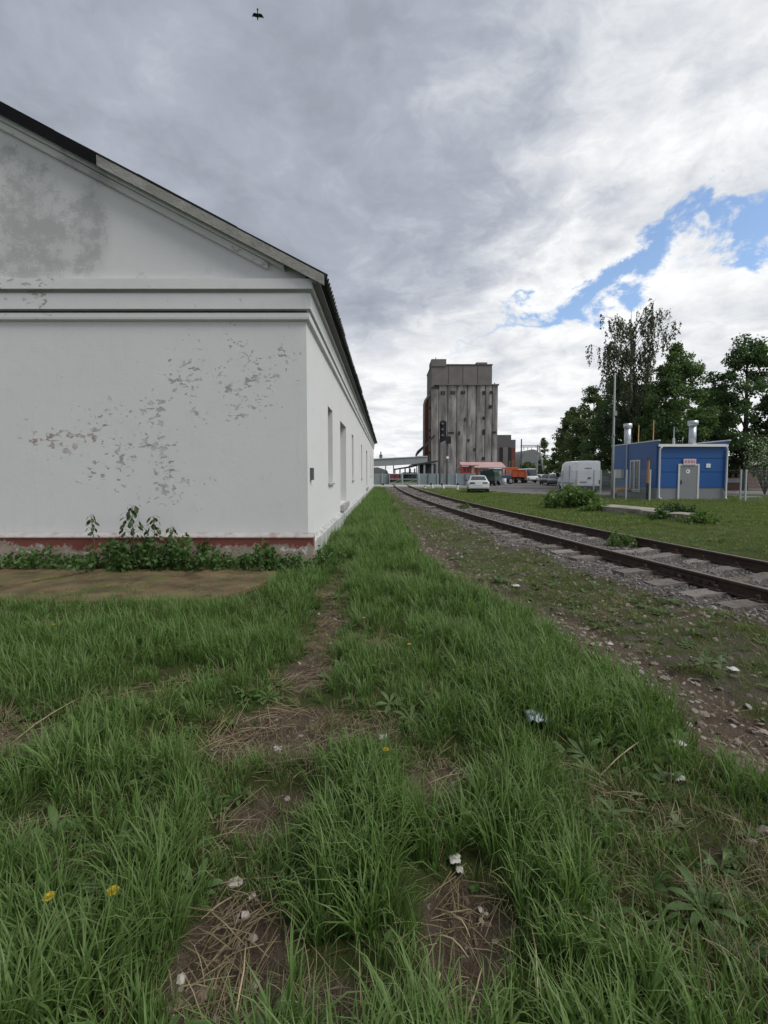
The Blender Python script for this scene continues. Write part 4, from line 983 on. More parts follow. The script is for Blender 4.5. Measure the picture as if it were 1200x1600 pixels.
# long low shop with pinkish roof
yl2 = 104
lb = thing('low_shop', 'long low yellowish building with pale pink roof below the elevator', 'building', (XX(765,yl2),yl2,0))
ylw = mat('yellowish_render', (.33,.28,.19), .15, .8, .9)
rfm = mat('pink_sheet_roof', (.42,.28,.27), .12, .7, .8)
MB().box(XX(724,yl2),XX(796,yl2),yl2,yl2+8,-.1,ZZ(730,yl2)).build('wall', ylw, lb)
MB().prism_x([(yl2-.6,ZZ(730,yl2)),(yl2+4,ZZ(722,yl2+4)),(yl2+8.6,ZZ(730,yl2)),(yl2+8.6,ZZ(730,yl2)-.25),(yl2-.6,ZZ(730,yl2)-.25)], XX(722,yl2),XX(790,yl2)).build('roof', rfm, lb)
for px in (749,757,765,775,783): 
    wn = MB().box(XX(px,yl2),XX(px+4,yl2),yl2-.08,yl2-.002,1.1,2.4).build('window', frame_m, lb); MB().box(XX(px+.6,yl2),XX(px+3.4,yl2),yl2-.1,yl2-.081,1.25,2.25).build('pane', dark_gl, wn)
for px in (793,798,803,808): MB().bar((XX(px,yl2),yl2-1,0),(XX(px+1.5,yl2),yl2-1,ZZ(719+px%2,yl2)), .22).build('prop', mat('rusty_props',(.20,.12,.07),.2,1,.9), lb)
yr = 92
rs = thing('red_kiosk', 'bright red and white kiosk showing above the grey fence', 'kiosk', (XX(734,yr),yr,0))
redp = mat('red_kiosk_paint', (.36,.055,.05), .12, 1.2, .7)
MB().box(XX(722.5,yr),XX(736,yr),yr,yr+3,-.1,ZZ(729,yr)).build('wall', redp, rs)
MB().box(XX(736.5,yr),XX(741,yr),yr-.1,yr+3,-.1,ZZ(727.5,yr)).build('pilaster', pinkc, rs)
MB().box(XX(741.2,yr),XX(747,yr),yr,yr+3,-.1,ZZ(731,yr)).build('wing', brickm, rs)
for px in (725,731): MB().box(XX(px,yr),XX(px+2.6,yr),yr-.06,yr-.002,1.9,2.6).build('window', dark_gl, rs)
MB().box(XX(722,yr),XX(748,yr),yr-.4,yr+3.3,ZZ(728.6,yr)+.12,ZZ(728.6,yr)+.3).build('roof', rfm, rs)

# ------------------------------------------------------------------ conveyor gallery, sheds and fence by the gate
galm = mat('pale_grey_cladding', (.30,.32,.315), .06, .5, .7, stretch=(.3,1,1))
yg = 95
cgx0, cgx1 = XX(560,yg), XX(668,yg)
cg = thing('conveyor_gallery', 'pale grey clad conveyor gallery bridging to the elevator', 'conveyor', (cgx0+6,yg,0))
n_ = 6
for i in range(n_):
    a = cgx0+(cgx1-cgx0)*i/n_; b_ = cgx0+(cgx1-cgx0)*(i+1)/n_
    def zt_(x): return ZZ(719-(x-cgx0)/(cgx1-cgx0)*5.5, yg)
    def zb2(x): return ZZ(730-(x-cgx0)/(cgx1-cgx0)*6, yg)
    MB().prism_y([(a+.015,zb2(a)),(b_-.015,zb2(b_)),(b_-.015,zt_(b_)),(a+.015,zt_(a))], yg, yg+2.4).build('cladding_panel', galm, cg)
MB().prism_y([(cgx0,zt_(cgx0)+.01),(cgx1,zt_(cgx1)+.01),(cgx1,zt_(cgx1)+.16),(cgx0,zt_(cgx0)+.16)], yg-.15, yg+2.6).build('roof', trim, cg)
for px in (602.5,615,640): MB().box(XX(px,yg)-.10,XX(px,yg)+.10,yg+1,yg+1.3,-.1,ZZ(727,yg)).build('leg', galm, cg)
tk = MB().box(XX(592.5,yg),XX(597.5,yg),yg+.5,yg+1.2,zt_(XX(595,yg))+.1,ZZ(710,yg)).build('tank', cons2, cg); MB().tube([(XX(595,yg),yg+.8,ZZ(710,yg)),(XX(595,yg),yg+.8,ZZ(705.5,yg))], .12, 6).build('mast', cons2, tk)
ys2 = 84
cn = thing('loading_canopy', 'dark lean-to loading canopy on pale posts behind the grey fence', 'canopy', (XX(662,ys2),ys2,0))
slr = mat('dark_shed_roof', (.055,.058,.062), .15, .6, .8)
MB().prism_y([(XX(642,ys2),ZZ(727.5,ys2)),(XX(681,ys2),ZZ(722.5,ys2)),(XX(681,ys2),ZZ(720,ys2)),(XX(642,ys2),ZZ(726,ys2))], ys2-3, ys2+4).build('roof', slr, cn)
MB().box(XX(655,ys2+4),XX(681,ys2+4),ys2+4.1,ys2+4.3,-.1,ZZ(724,ys2)).build('back_wall', mat('blue_dark_wall',(.045,.05,.06),.15,.8,.9), cn)
for px in (654,663,675.5): MB().box(XX(px,ys2-2.6)-.16,XX(px,ys2-2.6)+.16,ys2-2.8,ys2-2.5,-.1,ZZ(726,ys2-2.6)).build('post', galm, cn)
ys3 = 90
oc = thing('open_shed', 'long open shed with thin dark roof seen through the gate', 'shed', (XX(630,ys3),ys3,0))
MB().prism_y([(XX(616,ys3),ZZ(734.5,ys3)),(XX(643,ys3),ZZ(730.5,ys3)),(XX(652,ys3),ZZ(728,ys3)),(XX(652,ys3),ZZ(726.5,ys3)),(XX(616,ys3),ZZ(732.5,ys3))], ys3-2, ys3+5).build('roof', slr, oc)
for px in (617,625,633,641,648): MB().box(XX(px,ys3)-.12,XX(px,ys3)+.12,ys3,ys3+.3,-.1,ZZ(732,ys3)).build('post', slr, oc)
MB().box(XX(630,ys3),XX(653,ys3),ys3+3,ys3+3.2,-.1,ZZ(738,ys3)).build('rear_boards', mat('teal_dark_boards',(.05,.07,.08),.2,.8,.9), oc)
yw = 80
rw = thing('red_wagon', 'dull red wagon side glimpsed through the left of the gate', 'wagon', (XX(614,yw),yw,0))
MB().box(XX(607.5,yw),XX(624,yw),yw,yw+2.4,.5,ZZ(740,yw)).build('body', mat('dull_red_wagon',(.20,.06,.06),.15,1,.8), rw)
MB().box(XX(616.5,yw),XX(619,yw),yw-.06,yw-.002,.7,1.5).build('door', brickm, rw)
MB().box(XX(607.5,yw),XX(624,yw),yw+.5,yw+1.9,.0,.49).build('underframe', blk, rw)
yh = 78
hs_ = thing('gabled_shed', 'small shed with grey pitched roof behind the fence left of the gate', 'shed', (XX(596,yh),yh,0))
MB().box(XX(575,yh),XX(606,yh),yh,yh+6,-.1,ZZ(741,yh)).build('wall', galm, hs_)
MB().prism_y([(XX(574,yh),ZZ(741,yh)),(XX(607.5,yh),ZZ(741,yh)),(XX(604,yh),ZZ(734.5,yh)),(XX(590,yh),ZZ(730,yh)),(XX(574,yh),ZZ(731,yh))], yh-.3, yh+6.3).build('roof', mat('grey_sheet_roof',(.15,.155,.15),.12,1,.8), hs_)
MB().prism_y([(XX(601,yh),ZZ(741,yh)),(XX(607,yh),ZZ(741,yh)),(XX(605,yh),ZZ(735,yh))], yh-.5, yh-.31).build('gablet', slr, hs_)
fen = mat('blue_grey_fence_sheet', (.27,.325,.345), .05, 1.2, .7, stain=(.20,.24,.25), stain_amt=.3, stain_scale=1.5)
fdk = mat('fence_bottom_rail', (.16,.19,.21), .1, 2, .7)
YF = 59.0
def sheet_fence(label, xs_, ztop):
    f_ = thing('sheet_fence', label, 'fence', (xs_[0], YF, 0))
    for i, x in enumerate(xs_):
        MB().box(x-.06, x+.06, YF-.08, YF-.0, -.1, ztop+.04).build('post', fdk if i % 2 else postm, f_)
        if i+1 < len(xs_):
            x2 = xs_[i+1]; b = MB(); n = 10
            pl_ = []
            for k in range(n*2+1):
                xx = x+.06+(x2-x-.12)*k/(n*2); pl_.append((xx, YF+.03+(.025 if (k//1)%2 else 0)))
            b.prism(pl_+[(p_[0], p_[1]+.012) for p_ in pl_[::-1]], .05, ztop).build('sheet', fen, f_)
            MB().box(x+.06, x2-.06, YF-.02, YF+.02, .02, .14).build('rail', fdk, f_)
sheet_fence('blue grey sheet metal fence between gate and silver car', [XX(q,YF) for q in (655,669.5,684,698.5,713,727.5,742)], ZZ(740,YF))
sheet_fence('short blue grey sheet metal fence between warehouse and gate', [XX(q,YF) for q in (540,555,570,584,597,607.5)], ZZ(740,YF))
gm = mat('pale_gate_pipe', (.36,.41,.42), .08, 2, .6)
ga = thing('track_gate', 'pale pipe and mesh gate standing across the railway track', 'gate', (XX(631,YF),YF,0))
gx0, gxm, gx1 = XX(608.5,YF), XX(628,YF), XX(653.5,YF); gz = ZZ(740.5,YF)
for x, r in ((gxm,.09),(gx1,.14)): MB().tube([(x,YF-.3,-.1),(x,YF-.3,gz+.15)], r, 8).build('gate_post', gm, ga)
for a, b_ in ((gx0,gxm-.1),(gxm+.1,gx1-.16)):
    lf = MB()
    for z in (.22, gz*.55, gz): lf.tube([(a,YF-.3,z),(b_,YF-.3,z)], .05, 6)
    for x in (a, b_): lf.tube([(x,YF-.3,.15),(x,YF-.3,gz)], .045, 6)
    lf.tube([(a,YF-.3,.22),(b_,YF-.3,gz*.55)], .035, 6)
    lo_ = lf.build('gate_leaf', gm, ga)
    b = MB()
    for k in range(int((b_-a)/.12)): b.bar((a+.12*k,YF-.3,.2),(a+.12*k,YF-.3,gz*.55),.012)
    b.build('infill_bars', wirem, lo_, kind='stuff')
# crossing bollards
bk = mat('bollard_black', (.02,.02,.02), .1, 5, .7)
wb_ = mat('bollard_white', (.66,.66,.64), .06, 4, .8, stain=(.4,.4,.38), stain_amt=.5, stain_scale=8)
for px, y_, tl, lab in ((594.5,46.4,.5,'leaning white guard post with black cap at the grass side of crossing'),(677,46.6,-.42,'white guard post with black cap leaning over, nearest the rails'),(694.5,46.0,-.5,'white guard post with black cap leaning beside the dark signal post'),(715,43.8,.02,'upright white guard post with black cap close to the silver car'),(664,46.8,0,'short white stub post just right of the rails')):
    x = XX(px,y_); hgt_ = .62 if px != 664 else .3
    bo = thing('guard_post', lab, 'post', (x,y_,0), 0, 'crossing guard posts')
    top = Vector((x+math.sin(tl)*hgt_, y_, math.cos(tl)*hgt_)); mid = Vector((x,y_,0)).lerp(top,.72)
    MB().tube([(x,y_,-.1),mid], [.12,.11], 8).build('shaft', wb_, bo); MB().tube([mid,top], [.111,.10], 8).build('cap', bk, bo)

# ------------------------------------------------------------------ railway signals and poles
sigm = mat('black_signal_enamel', (.018,.018,.022), .1, 3, .6)
mast = mat('dark_signal_mast', (.075,.072,.075), .15, 1, .8)
ysg = 56
x = XX(687,ysg)
s1 = thing('railway_signal', 'tall dark railway signal with long hooded black head', 'signal', (x,ysg,0))
MB().tube([(x,ysg,-.1),(x,ysg,ZZ(686,ysg))], [.11,.09], 8).build('mast', mast, s1)
MB().prism_y([(XX(687,ysg),ZZ(692,ysg)),(XX(696.5,ysg),ZZ(688,ysg)),(XX(697,ysg),ZZ(660,ysg)),(XX(695,ysg),ZZ(657.5,ysg)),(XX(688,ysg),ZZ(657.5,ysg)),(XX(686,ysg),ZZ(661,ysg))], ysg-.25, ysg-.1).build('head', sigm, s1)
for py in (663,672,681):
    xc = XX(690.5,ysg); h_ = MB().tube([(xc,ysg-.252,ZZ(py,ysg)),(xc,ysg-.5,ZZ(py,ysg)+.02)], .17, 12).build('hood', sigm, s1)
    MB().tube([(xc,ysg-.503,ZZ(py,ysg)+.02),(xc,ysg-.507,ZZ(py,ysg)+.02)], .14, 12).build('lens', glass_mat('signal_lens',(.10,.11,.12),.1) if 'signal_lens' not in MATS else MATS['signal_lens'], h_)
MB().box(XX(689,ysg),XX(692.5,ysg),ysg-.262,ysg-.252,ZZ(673,ysg),ZZ(671,ysg)).build('plate', whitep, s1)
for k in range(14): MB().box(x+.16,x+.52,ysg-.02,ysg+.02,.6+k*.32,.63+k*.32).build('ladder_rung', mast, s1)
for q in (.16,.52): MB().box(x+q-.015,x+q+.015,ysg-.02,ysg+.02,.3,5.1).build('ladder_rail', mast, s1)
x2 = XX(698.5,ysg-1)
s2 = thing('repeater_signal', 'dark post with square black signal board and white lamp', 'signal', (x2,ysg-1,0))
MB().tube([(x2,ysg-1,-.1),(x2,ysg-1,ZZ(683,ysg-1))], .09, 8).build('mast', mast, s2)
MB().box(XX(696,ysg-1),XX(704,ysg-1),ysg-1.2,ysg-1.1,ZZ(693.5,ysg-1),ZZ(682,ysg-1)).build('board', sigm, s2)
MB().tube([(x2+.02,ysg-1.15,ZZ(715,ysg-1)),(x2+.02,ysg-1.4,ZZ(715,ysg-1))], .17, 12).build('lamp', whitep, s2)
MB().box(x2-.3,x2+.3,ysg-1.05,ysg-.95,ZZ(723,ysg),ZZ(722,ysg)).build('step', mast, s2)
# power poles with pipe beam
ypp = 98; polem = mat('pale_concrete_pole', (.40,.40,.38), .1, 1, .9)
pd = thing('pipe_portal', 'dark tall pole carrying a horizontal pipe bridge', 'pole', (XX(814,ypp),ypp,0))
MB().tube([(XX(814,ypp),ypp,-.1),(XX(814,ypp),ypp,ZZ(686,ypp))], .13, 8).build('pole', mast, pd)
bm_ = MB()
for z_ in (ZZ(696,ypp), ZZ(698.6,ypp)): bm_.bar((XX(812.5,ypp),ypp,z_),(XX(846,ypp),ypp,z_), .10)
for k in range(12): bm_.bar((XX(813+k*2.75,ypp),ypp,ZZ(696,ypp)),(XX(815.5+k*2.75,ypp),ypp,ZZ(698.6,ypp)), .07)
bm_.build('pipe_beam', mast, pd)
for px in (818,824,830): MB().tube([(XX(px,ypp),ypp,ZZ(698.6,ypp)),(XX(px,ypp),ypp,ZZ(703,ypp))], .06, 5).build('hanger', mast, pd)
pw = thing('braced_pole', 'pale concrete power pole with leaning brace beside the trees', 'pole', (XX(838,92),92,0))
MB().tube([(XX(838,92),92,-.1),(XX(839.5,92),92,ZZ(695,92))], [.24,.15], 8).build('pole', polem, pw)
MB().tube([(XX(853.5,90),90,-.1),(XX(842,91.8),91.8,ZZ(700,91.8))], [.26,.15], 8).build('brace', polem, pw)
MB().bar((XX(836,92),92,ZZ(698,92)),(XX(844,92),92,ZZ(698,92)),.12).build('crossarm', mast, pw)
for px in (836.5,840,843.5): MB().tube([(XX(px,92),92,ZZ(698,92)),(XX(px,92),92,ZZ(695.5,92))], .09, 6).build('insulator', whitep, pw)
yhn = 190
hn = thing('round_hangar', 'far grey hangar with rounded roof between poles and trees', 'building', (XX(830,yhn),yhn,0))
arc = [(XX(813,yhn)+(XX(850,yhn)-XX(813,yhn))*(.5-.5*math.cos(math.pi*k/14)), ZZ(736,yhn)+(ZZ(702,yhn)-ZZ(736,yhn))*math.sin(math.pi*k/14)**.8) for k in range(15)]
MB().prism_y([(arc[0][0],-.2)]+arc+[(arc[-1][0],-.2)], yhn, yhn+30).build('shell', mat('hangar_sheet',(.19,.20,.21),.08,.5,.7), hn)
MB().box(XX(827,yhn),XX(836,yhn),yhn-.15,yhn-.01,0,6).build('door', anm, hn)

# ------------------------------------------------------------------ right edge: brown wall, kerb, old platform
ybw = 47
bwl = thing('brown_wall', 'low brownish pink wall beyond the blue house', 'wall', (XX(1180,ybw),ybw,0))
bwm = mat('brown_pink_render', (.17,.115,.095), .12, .7, .9); 
xs_ = [XX(q,ybw) for q in (1128,1160,1200,1250,1300)]
for a, b_ in zip(xs_, xs_[1:]): MB().box(a+.02, b_-.02, ybw, ybw+.3, -.1, ZZ(735,ybw)).build('wall_panel', bwm, bwl)
for q in xs_: MB().box(q-.16,q+.16,ybw-.08,ybw+.4,-.1,ZZ(732,ybw)).build('pier', conc, bwl)
MB().box(xs_[2]+.3,xs_[-1],ybw-.03,ybw-.001,ZZ(743,ybw),ZZ(739,ybw)).build('recess_band', anm, bwl)
yk = 42
ks = thing('garden_kiosk', 'small pink hut with white lower front behind the fence posts', 'kiosk', (XX(1145,yk),yk,0))
MB().box(XX(1135,yk),XX(1157,yk),yk,yk+2,-.05,ZZ(736,yk)).build('wall', mat('pink_hut_wall',(.35,.20,.17),.12,1,.9), ks)
MB().box(XX(1134.5,yk),XX(1157.5,yk),yk-.12,yk-.01,ZZ(754,yk),ZZ(747.5,yk)).build('white_front', whitep, ks)
MB().box(XX(1134,yk),XX(1158.5,yk),yk-.3,yk+2.2,ZZ(736,yk)+.004,ZZ(734.5,yk)).build('roof', conc, ks)
for px in (1139,1148): MB().box(XX(px,yk),XX(px+3.5,yk),yk-.05,yk-.002,ZZ(746,yk),ZZ(739,yk)).build('window', dkw, ks)
kb = MB().box(XX(1131,35),XX(1300,35),35,35.25,-.1,.22).build('concrete_kerb', conc); tag(kb, 'pale low concrete kerb on the grass right of the blue house', 'kerb')
kb2 = MB().box(XX(1160,29),XX(1192,29),29,29.2,-.1,.10).build('concrete_kerb', conc); tag(kb2, 'short kerb piece lying in grass near the two fence posts', 'kerb')
op_ = thing('old_platform', 'broken concrete platform edge sunk in the grass beside the track', 'platform', (9.0,16.5,0))
oldc = mat('old_platform_concrete', (.30,.275,.235), .2, 2, .95, .6, 30, stain=(.10,.10,.06), stain_amt=.7, stain_scale=1.5)
A_ = [at(922,789,19.0), at(1000,796.5,16.6), at(1018,799,16.0), at(1040,802.5,15.3), at(1082,804.5,14.6)]
def pslab(p, q, wd, z, n=5):
    p = Vector((p.x,p.y,0)); q = Vector((q.x,q.y,0)); t = (q-p).normalized(); s = Vector((t.y,-t.x,0)); s = s if s.x > 0 else -s
    near = []; rng_ = random.Random(int(p.x*100))
    for k in range(n+1):
        r = p.lerp(q,k/n) + s*rng_.uniform(-.06,.06); near.append((r.x,r.y))
    MB().prism(near+[((q+s*wd).x,(q+s*wd).y),((p+s*wd).x,(p+s*wd).y)], -.1, z).build('slab', oldc, op_, bevel=.02)
pslab(A_[0], A_[1], 1.2, A_[0].z); pslab(A_[1].lerp(A_[2],.1), A_[2], 1.2, A_[1].z-.01); pslab(A_[3], A_[4], .9, A_[4].z)

# ------------------------------------------------------------------ trees
def leaf_cards(c, size, rs, droop=0.0, asp=.62):
    """c (n,3) centres -> pointed leaf quads, each bent along its midrib"""
    n = len(c); d = rs.normal(size=(n,3)); d[:,2] -= droop*2.2; d /= np.linalg.norm(d, axis=1)[:,None]
    s = rs.normal(size=(n,3)); s -= d*(s*d).sum(1)[:,None]; s /= np.linalg.norm(s, axis=1)[:,None]
    L = size*rs.uniform(.6, 1.25, n)[:,None]; W = L*asp*.5
    up = np.cross(d, s)
    v0 = c; v1 = c+d*L*.45+s*W+up*L*.08; v2 = c+d*L-up*L*.06; v3 = c+d*L*.45-s*W+up*L*.08
    V = np.stack([v0,v1,v2,v3], 1).reshape(-1,3); Fc = np.arange(n*4).reshape(-1,4)
    return V, Fc
bark = mat('dark_bark', (.055,.045,.036), .3, 6, .95, .7, 30)
birchb = mat('birch_bark', (.42,.41,.39), .3, 3, .9, .3, 20, stain=(.05,.045,.04), stain_amt=.7, stain_scale=5)
LM = {'dark': leaf_mat('chestnut_leaves', (.060,.108,.042), (.130,.195,.080), .40),
      'mid': leaf_mat('lime_tree_leaves', (.074,.128,.044), (.150,.215,.080), .42),
      'olive': leaf_mat('willow_leaves', (.080,.115,.042), (.145,.185,.072), .40),
      'birch': leaf_mat('birch_leaves', (.055,.075,.040), (.105,.135,.070), .34)}
def tree(name, label, loc, H, prof, nclump, nleaf, lsize, lm, seed, bark_m=bark, trunk_r=.22, crad=.75, group='trees behind the yard', base=.12, gaps=.0, flat=.7):
    """prof: list of (height fraction, radius m)"""
    rs = np.random.default_rng(seed); t = thing(name, label, 'tree', (*loc, 0), 0, group)
    X, Y = loc; ph = np.array([p_[0] for p_ in prof]); pr = np.array([p_[1] for p_ in prof])
    b = MB(); lean = rs.uniform(-.3,.3,2)
    tp = [(X+lean[0]*k*k, Y+lean[1]*k*k, H*.92*k-.1) for k in np.linspace(0,1,8)]
    b.tube(tp, [trunk_r*(1-.88*k) for k in np.linspace(0,1,8)], 8)
    cl = []
    while len(cl) < nclump:
        h = rs.uniform(base, .98); r = np.interp(h, ph, pr)
        if r < .05 or rs.random() > (r/pr.max())**.8+.12: continue
        a = rs.uniform(0, 2*math.pi); rr_ = r*math.sqrt(rs.uniform(.12, 1.0))*rs.uniform(.8,1.12)
        cl.append((X+math.cos(a)*rr_, Y+math.sin(a)*rr_, h*H))
    for c in cl[::max(1,len(cl)//26)]:
        hs = max(.15*H, c[2]-H*.16-.4); k = min(.95, hs/(H*.92)); s = Vector((X+lean[0]*k*k, Y+lean[1]*k*k, hs)); e = Vector(c); m_ = s.lerp(e,.5)+Vector((0,0,.35))
        b.tube([s,m_,e], [trunk_r*.32*(1-k*.6),trunk_r*.2*(1-k*.6),.015], 5, caps=False)
    b.build('trunk', bark_m, t, smooth=True)
    per = nleaf//nclump; pts_ = []
    for c in cl:
        rc = crad*rs.uniform(.55,1.25); q = rs.normal(size=(int(per*rs.uniform(.5,1.5)),3)); q /= np.maximum(1e-6, np.linalg.norm(q,axis=1))[:,None]
        q *= (rs.uniform(.25,1,len(q))**.6)[:,None]*rc; q[:,2] *= flat
        pts_.append(q+np.array(c))
    V, Fc = leaf_cards(np.concatenate(pts_), lsize, rs, .25)
    np_mesh('crown', V, Fc, LM[lm], t)
    return t
def loc_(px, Y): return (XX(px,Y), Y)
def Hh(py, Y): return ZZ(py, Y)
tree('chestnut_tree', 'large dark leafy tree at the right behind the blue house, with open gaps', loc_(1163,41), Hh(518,41), [(.08,2.2),(.25,3.9),(.5,3.9),(.68,3.0),(.85,1.4),(1,.25)], 150, 26000, .26, 'dark', 1, crad=.75, trunk_r=.3)
tree('lime_tree', 'rounded bushy green tree directly above the blue house roof', loc_(1052,38), Hh(535,38), [(.08,1.6),(.25,2.7),(.5,2.75),(.72,2.0),(.88,1.0),(1,.2)], 130, 26000, .24, 'mid', 2, crad=.75, trunk_r=.26)
tree('chestnut_tree', 'broad dark tree filling the gap right of the flue', loc_(1108,47), Hh(600,47), [(.08,2.6),(.3,3.2),(.6,2.6),(.85,1.4),(1,.3)], 90, 15000, .27, 'dark', 3)
tree('chestnut_tree', 'dark tree partly out of frame at the right edge', loc_(1236,40), Hh(575,40), [(.08,2.2),(.3,3.2),(.6,3.0),(.85,1.6),(1,.3)], 90, 15000, .26, 'dark', 4)
tree('willow_tree', 'bushy green tree right behind the lamp post', loc_(962,47), Hh(588,47), [(.05,2.6),(.3,3.6),(.55,3.0),(.8,1.7),(1,.2)], 120, 22000, .25, 'mid', 5, base=.05)
tree('willow_tree', 'feathery olive tree left of the lamp post', loc_(925,55), Hh(600,55), [(.04,3.0),(.3,3.4),(.55,2.8),(.8,1.5),(1,.2)], 120, 20000, .27, 'olive', 6, base=.04)
tree('willow_tree', 'low olive green tree at the left end of the tree row', loc_(893,66), Hh(635,66), [(.04,3.2),(.3,3.4),(.6,2.4),(.85,1.1),(1,.2)], 100, 14000, .30, 'olive', 7, base=.04)
tree('willow_tree', 'small distant tree beyond the leaning concrete brace', loc_(880,88), Hh(672,88), [(.04,3.2),(.3,3.2),(.6,2.2),(.85,1.0),(1,.2)], 70, 8000, .36, 'mid', 8, base=.04)
tree('lime_tree', 'green tree behind the left flue of the blue house', loc_(1005,44), Hh(600,44), [(.05,2.4),(.3,2.9),(.6,2.4),(.85,1.2),(1,.2)], 90, 16000, .25, 'mid', 9, base=.05)
tree('fir_tree', 'thin pointed far tree beside the round hangar', loc_(849,120), Hh(682,120), [(.03,2.2),(.3,1.8),(.7,.9),(1,.1)], 50, 4000, .4, 'dark', 10, base=.03)
tree('willow_tree', 'tawny scrubby far bush under the pipe bridge', loc_(823,112), Hh(720,112), [(.02,2.8),(.4,2.8),(.8,1.6),(1,.4)], 40, 4000, .36, 'olive', 13, base=.03)
# birch: fine limbs with hanging strands
def birch(label, px, Y, ptop, seed):
    rs = np.random.default_rng(seed); X = XX(px,Y); H = Hh(ptop,Y)
    t = thing('birch_tree', label, 'tree', (X,Y,0), 0, 'trees behind the yard')
    b = MB(); trunk = [(X+.15*math.sin(k*5), Y, H*.97*k-.1) for k in np.linspace(0,1,12)]
    b.tube(trunk, [.24*(1-.93*k) for k in np.linspace(0,1,12)], 8)
    lv = []; tw2 = MB()
    for i in range(92):
        h = rs.uniform(.36,.98); a = rs.uniform(0,2*math.pi); r = np.interp(h,[.34,.5,.75,.9,1],[2.4,3.0,3.4,3.4,2.6])*rs.uniform(.5,1.08)
        if h > .8 and abs(math.cos(a)) < .35: a += .7
        z0 = max(h*H-r*.9, H*.2); s = Vector((X,Y,z0)); e = Vector((X+math.cos(a)*r, Y+math.sin(a)*r, h*H+rs.uniform(-.3,.5))); m_ = s.lerp(e,.55)+Vector((0,0,.7))
        tw2.tube([s,m_,e], [.035,.022,.008], 5, caps=False)
        for k in range(int(rs.integers(7,12))):
            f = rs.uniform(.35,1); p_ = (s.lerp(m_,f*2) if f < .5 else m_.lerp(e,(f-.5)*2)) + Vector(rs.normal(size=3)*.22)
            ln = rs.uniform(.5,1.9)*(1.1 if h < .8 else .8); n = int(ln*17); dr = rs.normal(size=2)*.10
            q = np.zeros((n,3)); tt = rs.uniform(0,1,n); q[:,0] = p_.x+dr[0]*tt; q[:,1] = p_.y+dr[1]*tt; q[:,2] = p_.z-tt*ln
            q += rs.normal(size=(n,3))*np.array([.07,.07,.05]); lv.append(q)
            tw2.tube([p_, p_+Vector((dr[0],dr[1],-ln))], [.006,.003], 3, caps=False)
    b.build('trunk', birchb, t, smooth=True); tw2.build('branches', bark, t)
    V, Fc = leaf_cards(np.concatenate(lv), .21, rs, 1.2); np_mesh('crown', V, Fc, LM['birch'], t)
birch('tall airy birch with hanging strands rising above the other trees', 982, 43, 474, 21)
# pale blossoming shrub at the right edge
sb_ = thing('blossom_shrub', 'pale blossoming shrub at the right edge by the brown wall', 'shrub', (XX(1196,33),33,0))
rs = np.random.default_rng(5); b = MB()
cc = []
for i in range(26):
    a = rs.uniform(0,6.28); r = rs.uniform(.2,1.2); e = Vector((XX(1198,33)+math.cos(a)*r, 33+math.sin(a)*r, rs.uniform(1.2,3.6))); b.tube([(XX(1196,33),33,0),Vector((XX(1196,33),33,0)).lerp(e,.5)+Vector((0,0,.3)),e],[.03,.02,.006],4); cc.append(np.array(e)+rs.normal(size=(130,3))*.28)
b.build('stems', bark, sb_); C_ = np.concatenate(cc); V, Fc = leaf_cards(C_[::2], .13, rs, .2); np_mesh('foliage', V, Fc, LM['mid'], sb_)
V, Fc = leaf_cards(C_[1::4], .10, rs, .0, .9); np_mesh('blossom', V, Fc, leaf_mat('blossom', (.45,.45,.38), (.62,.62,.55), .25), sb_)

# ------------------------------------------------------------------ shrubs and weeds
LM['weed'] = leaf_mat('nettle_leaves', (.050,.105,.024), (.110,.190,.055), .34)
LM['burdock'] = leaf_mat('burdock_leaves', (.085,.150,.030), (.165,.240,.070), .38)
LM['maple'] = leaf_mat('maple_sapling_leaves', (.030,.060,.018), (.065,.105,.030), .30, .45)
def weed_clump(name, label, x, y, w_, d_, h_, nst, lsize, lm, seed, group=None, cat='weed'):
    rs = np.random.default_rng(seed); z0 = float(hgt(np.array([x]),np.array([y]))[0]); t = thing(name, label, cat, (x,y,z0), 0, group); b = MB(); lv = []
    for i in range(nst):
        bx, by = rs.uniform(-.5,.5)*w_, rs.uniform(-.5,.5)*d_; hh = h_*rs.uniform(.45,1.08)*(1-.5*(abs(bx)/(w_*.5))**2.5)
        tip = Vector((x+bx*1.15+rs.normal()*.05, y+by*1.1+rs.normal()*.04, z0+hh)); s = Vector((x+bx,y+by,z0-.02))
        b.tube([s,s.lerp(tip,.55)+Vector((rs.normal()*.02,0,.01)),tip], [.006,.005,.002], 4, caps=False)
        n = int(hh/lsize*4.5)+4; tt = rs.uniform(.12,1,n)[:,None]**.8
        q = np.array(s)*(1-tt)+np.array(tip)*tt; q += rs.normal(size=(n,3))*np.array([lsize*.35,lsize*.35,lsize*.15]); lv.append(q)
    b.build('stems', mat('weed_stem',(.08,.11,.04),.2,9,.8), t)
    V, Fc = leaf_cards(np.concatenate(lv), lsize, rs, .12, .7); np_mesh('foliage', V, Fc, LM[lm], t); return t
weed_clump('burdock_bush', 'large light green leafy bush at the far end of the platform', XX(893,20.3), 20.3, 1.75, 1.1, .95, 70, .20, 'burdock', 31, cat='bush')
weed_clump('burdock_bush', 'low leafy growth spilling over the platform slab end', XX(928,18.8), 18.6, 1.1, .5, .36, 30, .14, 'burdock', 32, cat='bush')
weed_clump('small_bush', 'small round dark green bush on top of the platform', XX(1062,16.2), 16.2, .95, .6, .52, 60, .085, 'maple', 33, cat='bush')
weed_clump('burdock_bush', 'light green weed clump leaning over the end of the short slab', XX(1086,14.4), 14.2, .75, .6, .40, 34, .11, 'burdock', 34, cat='bush')
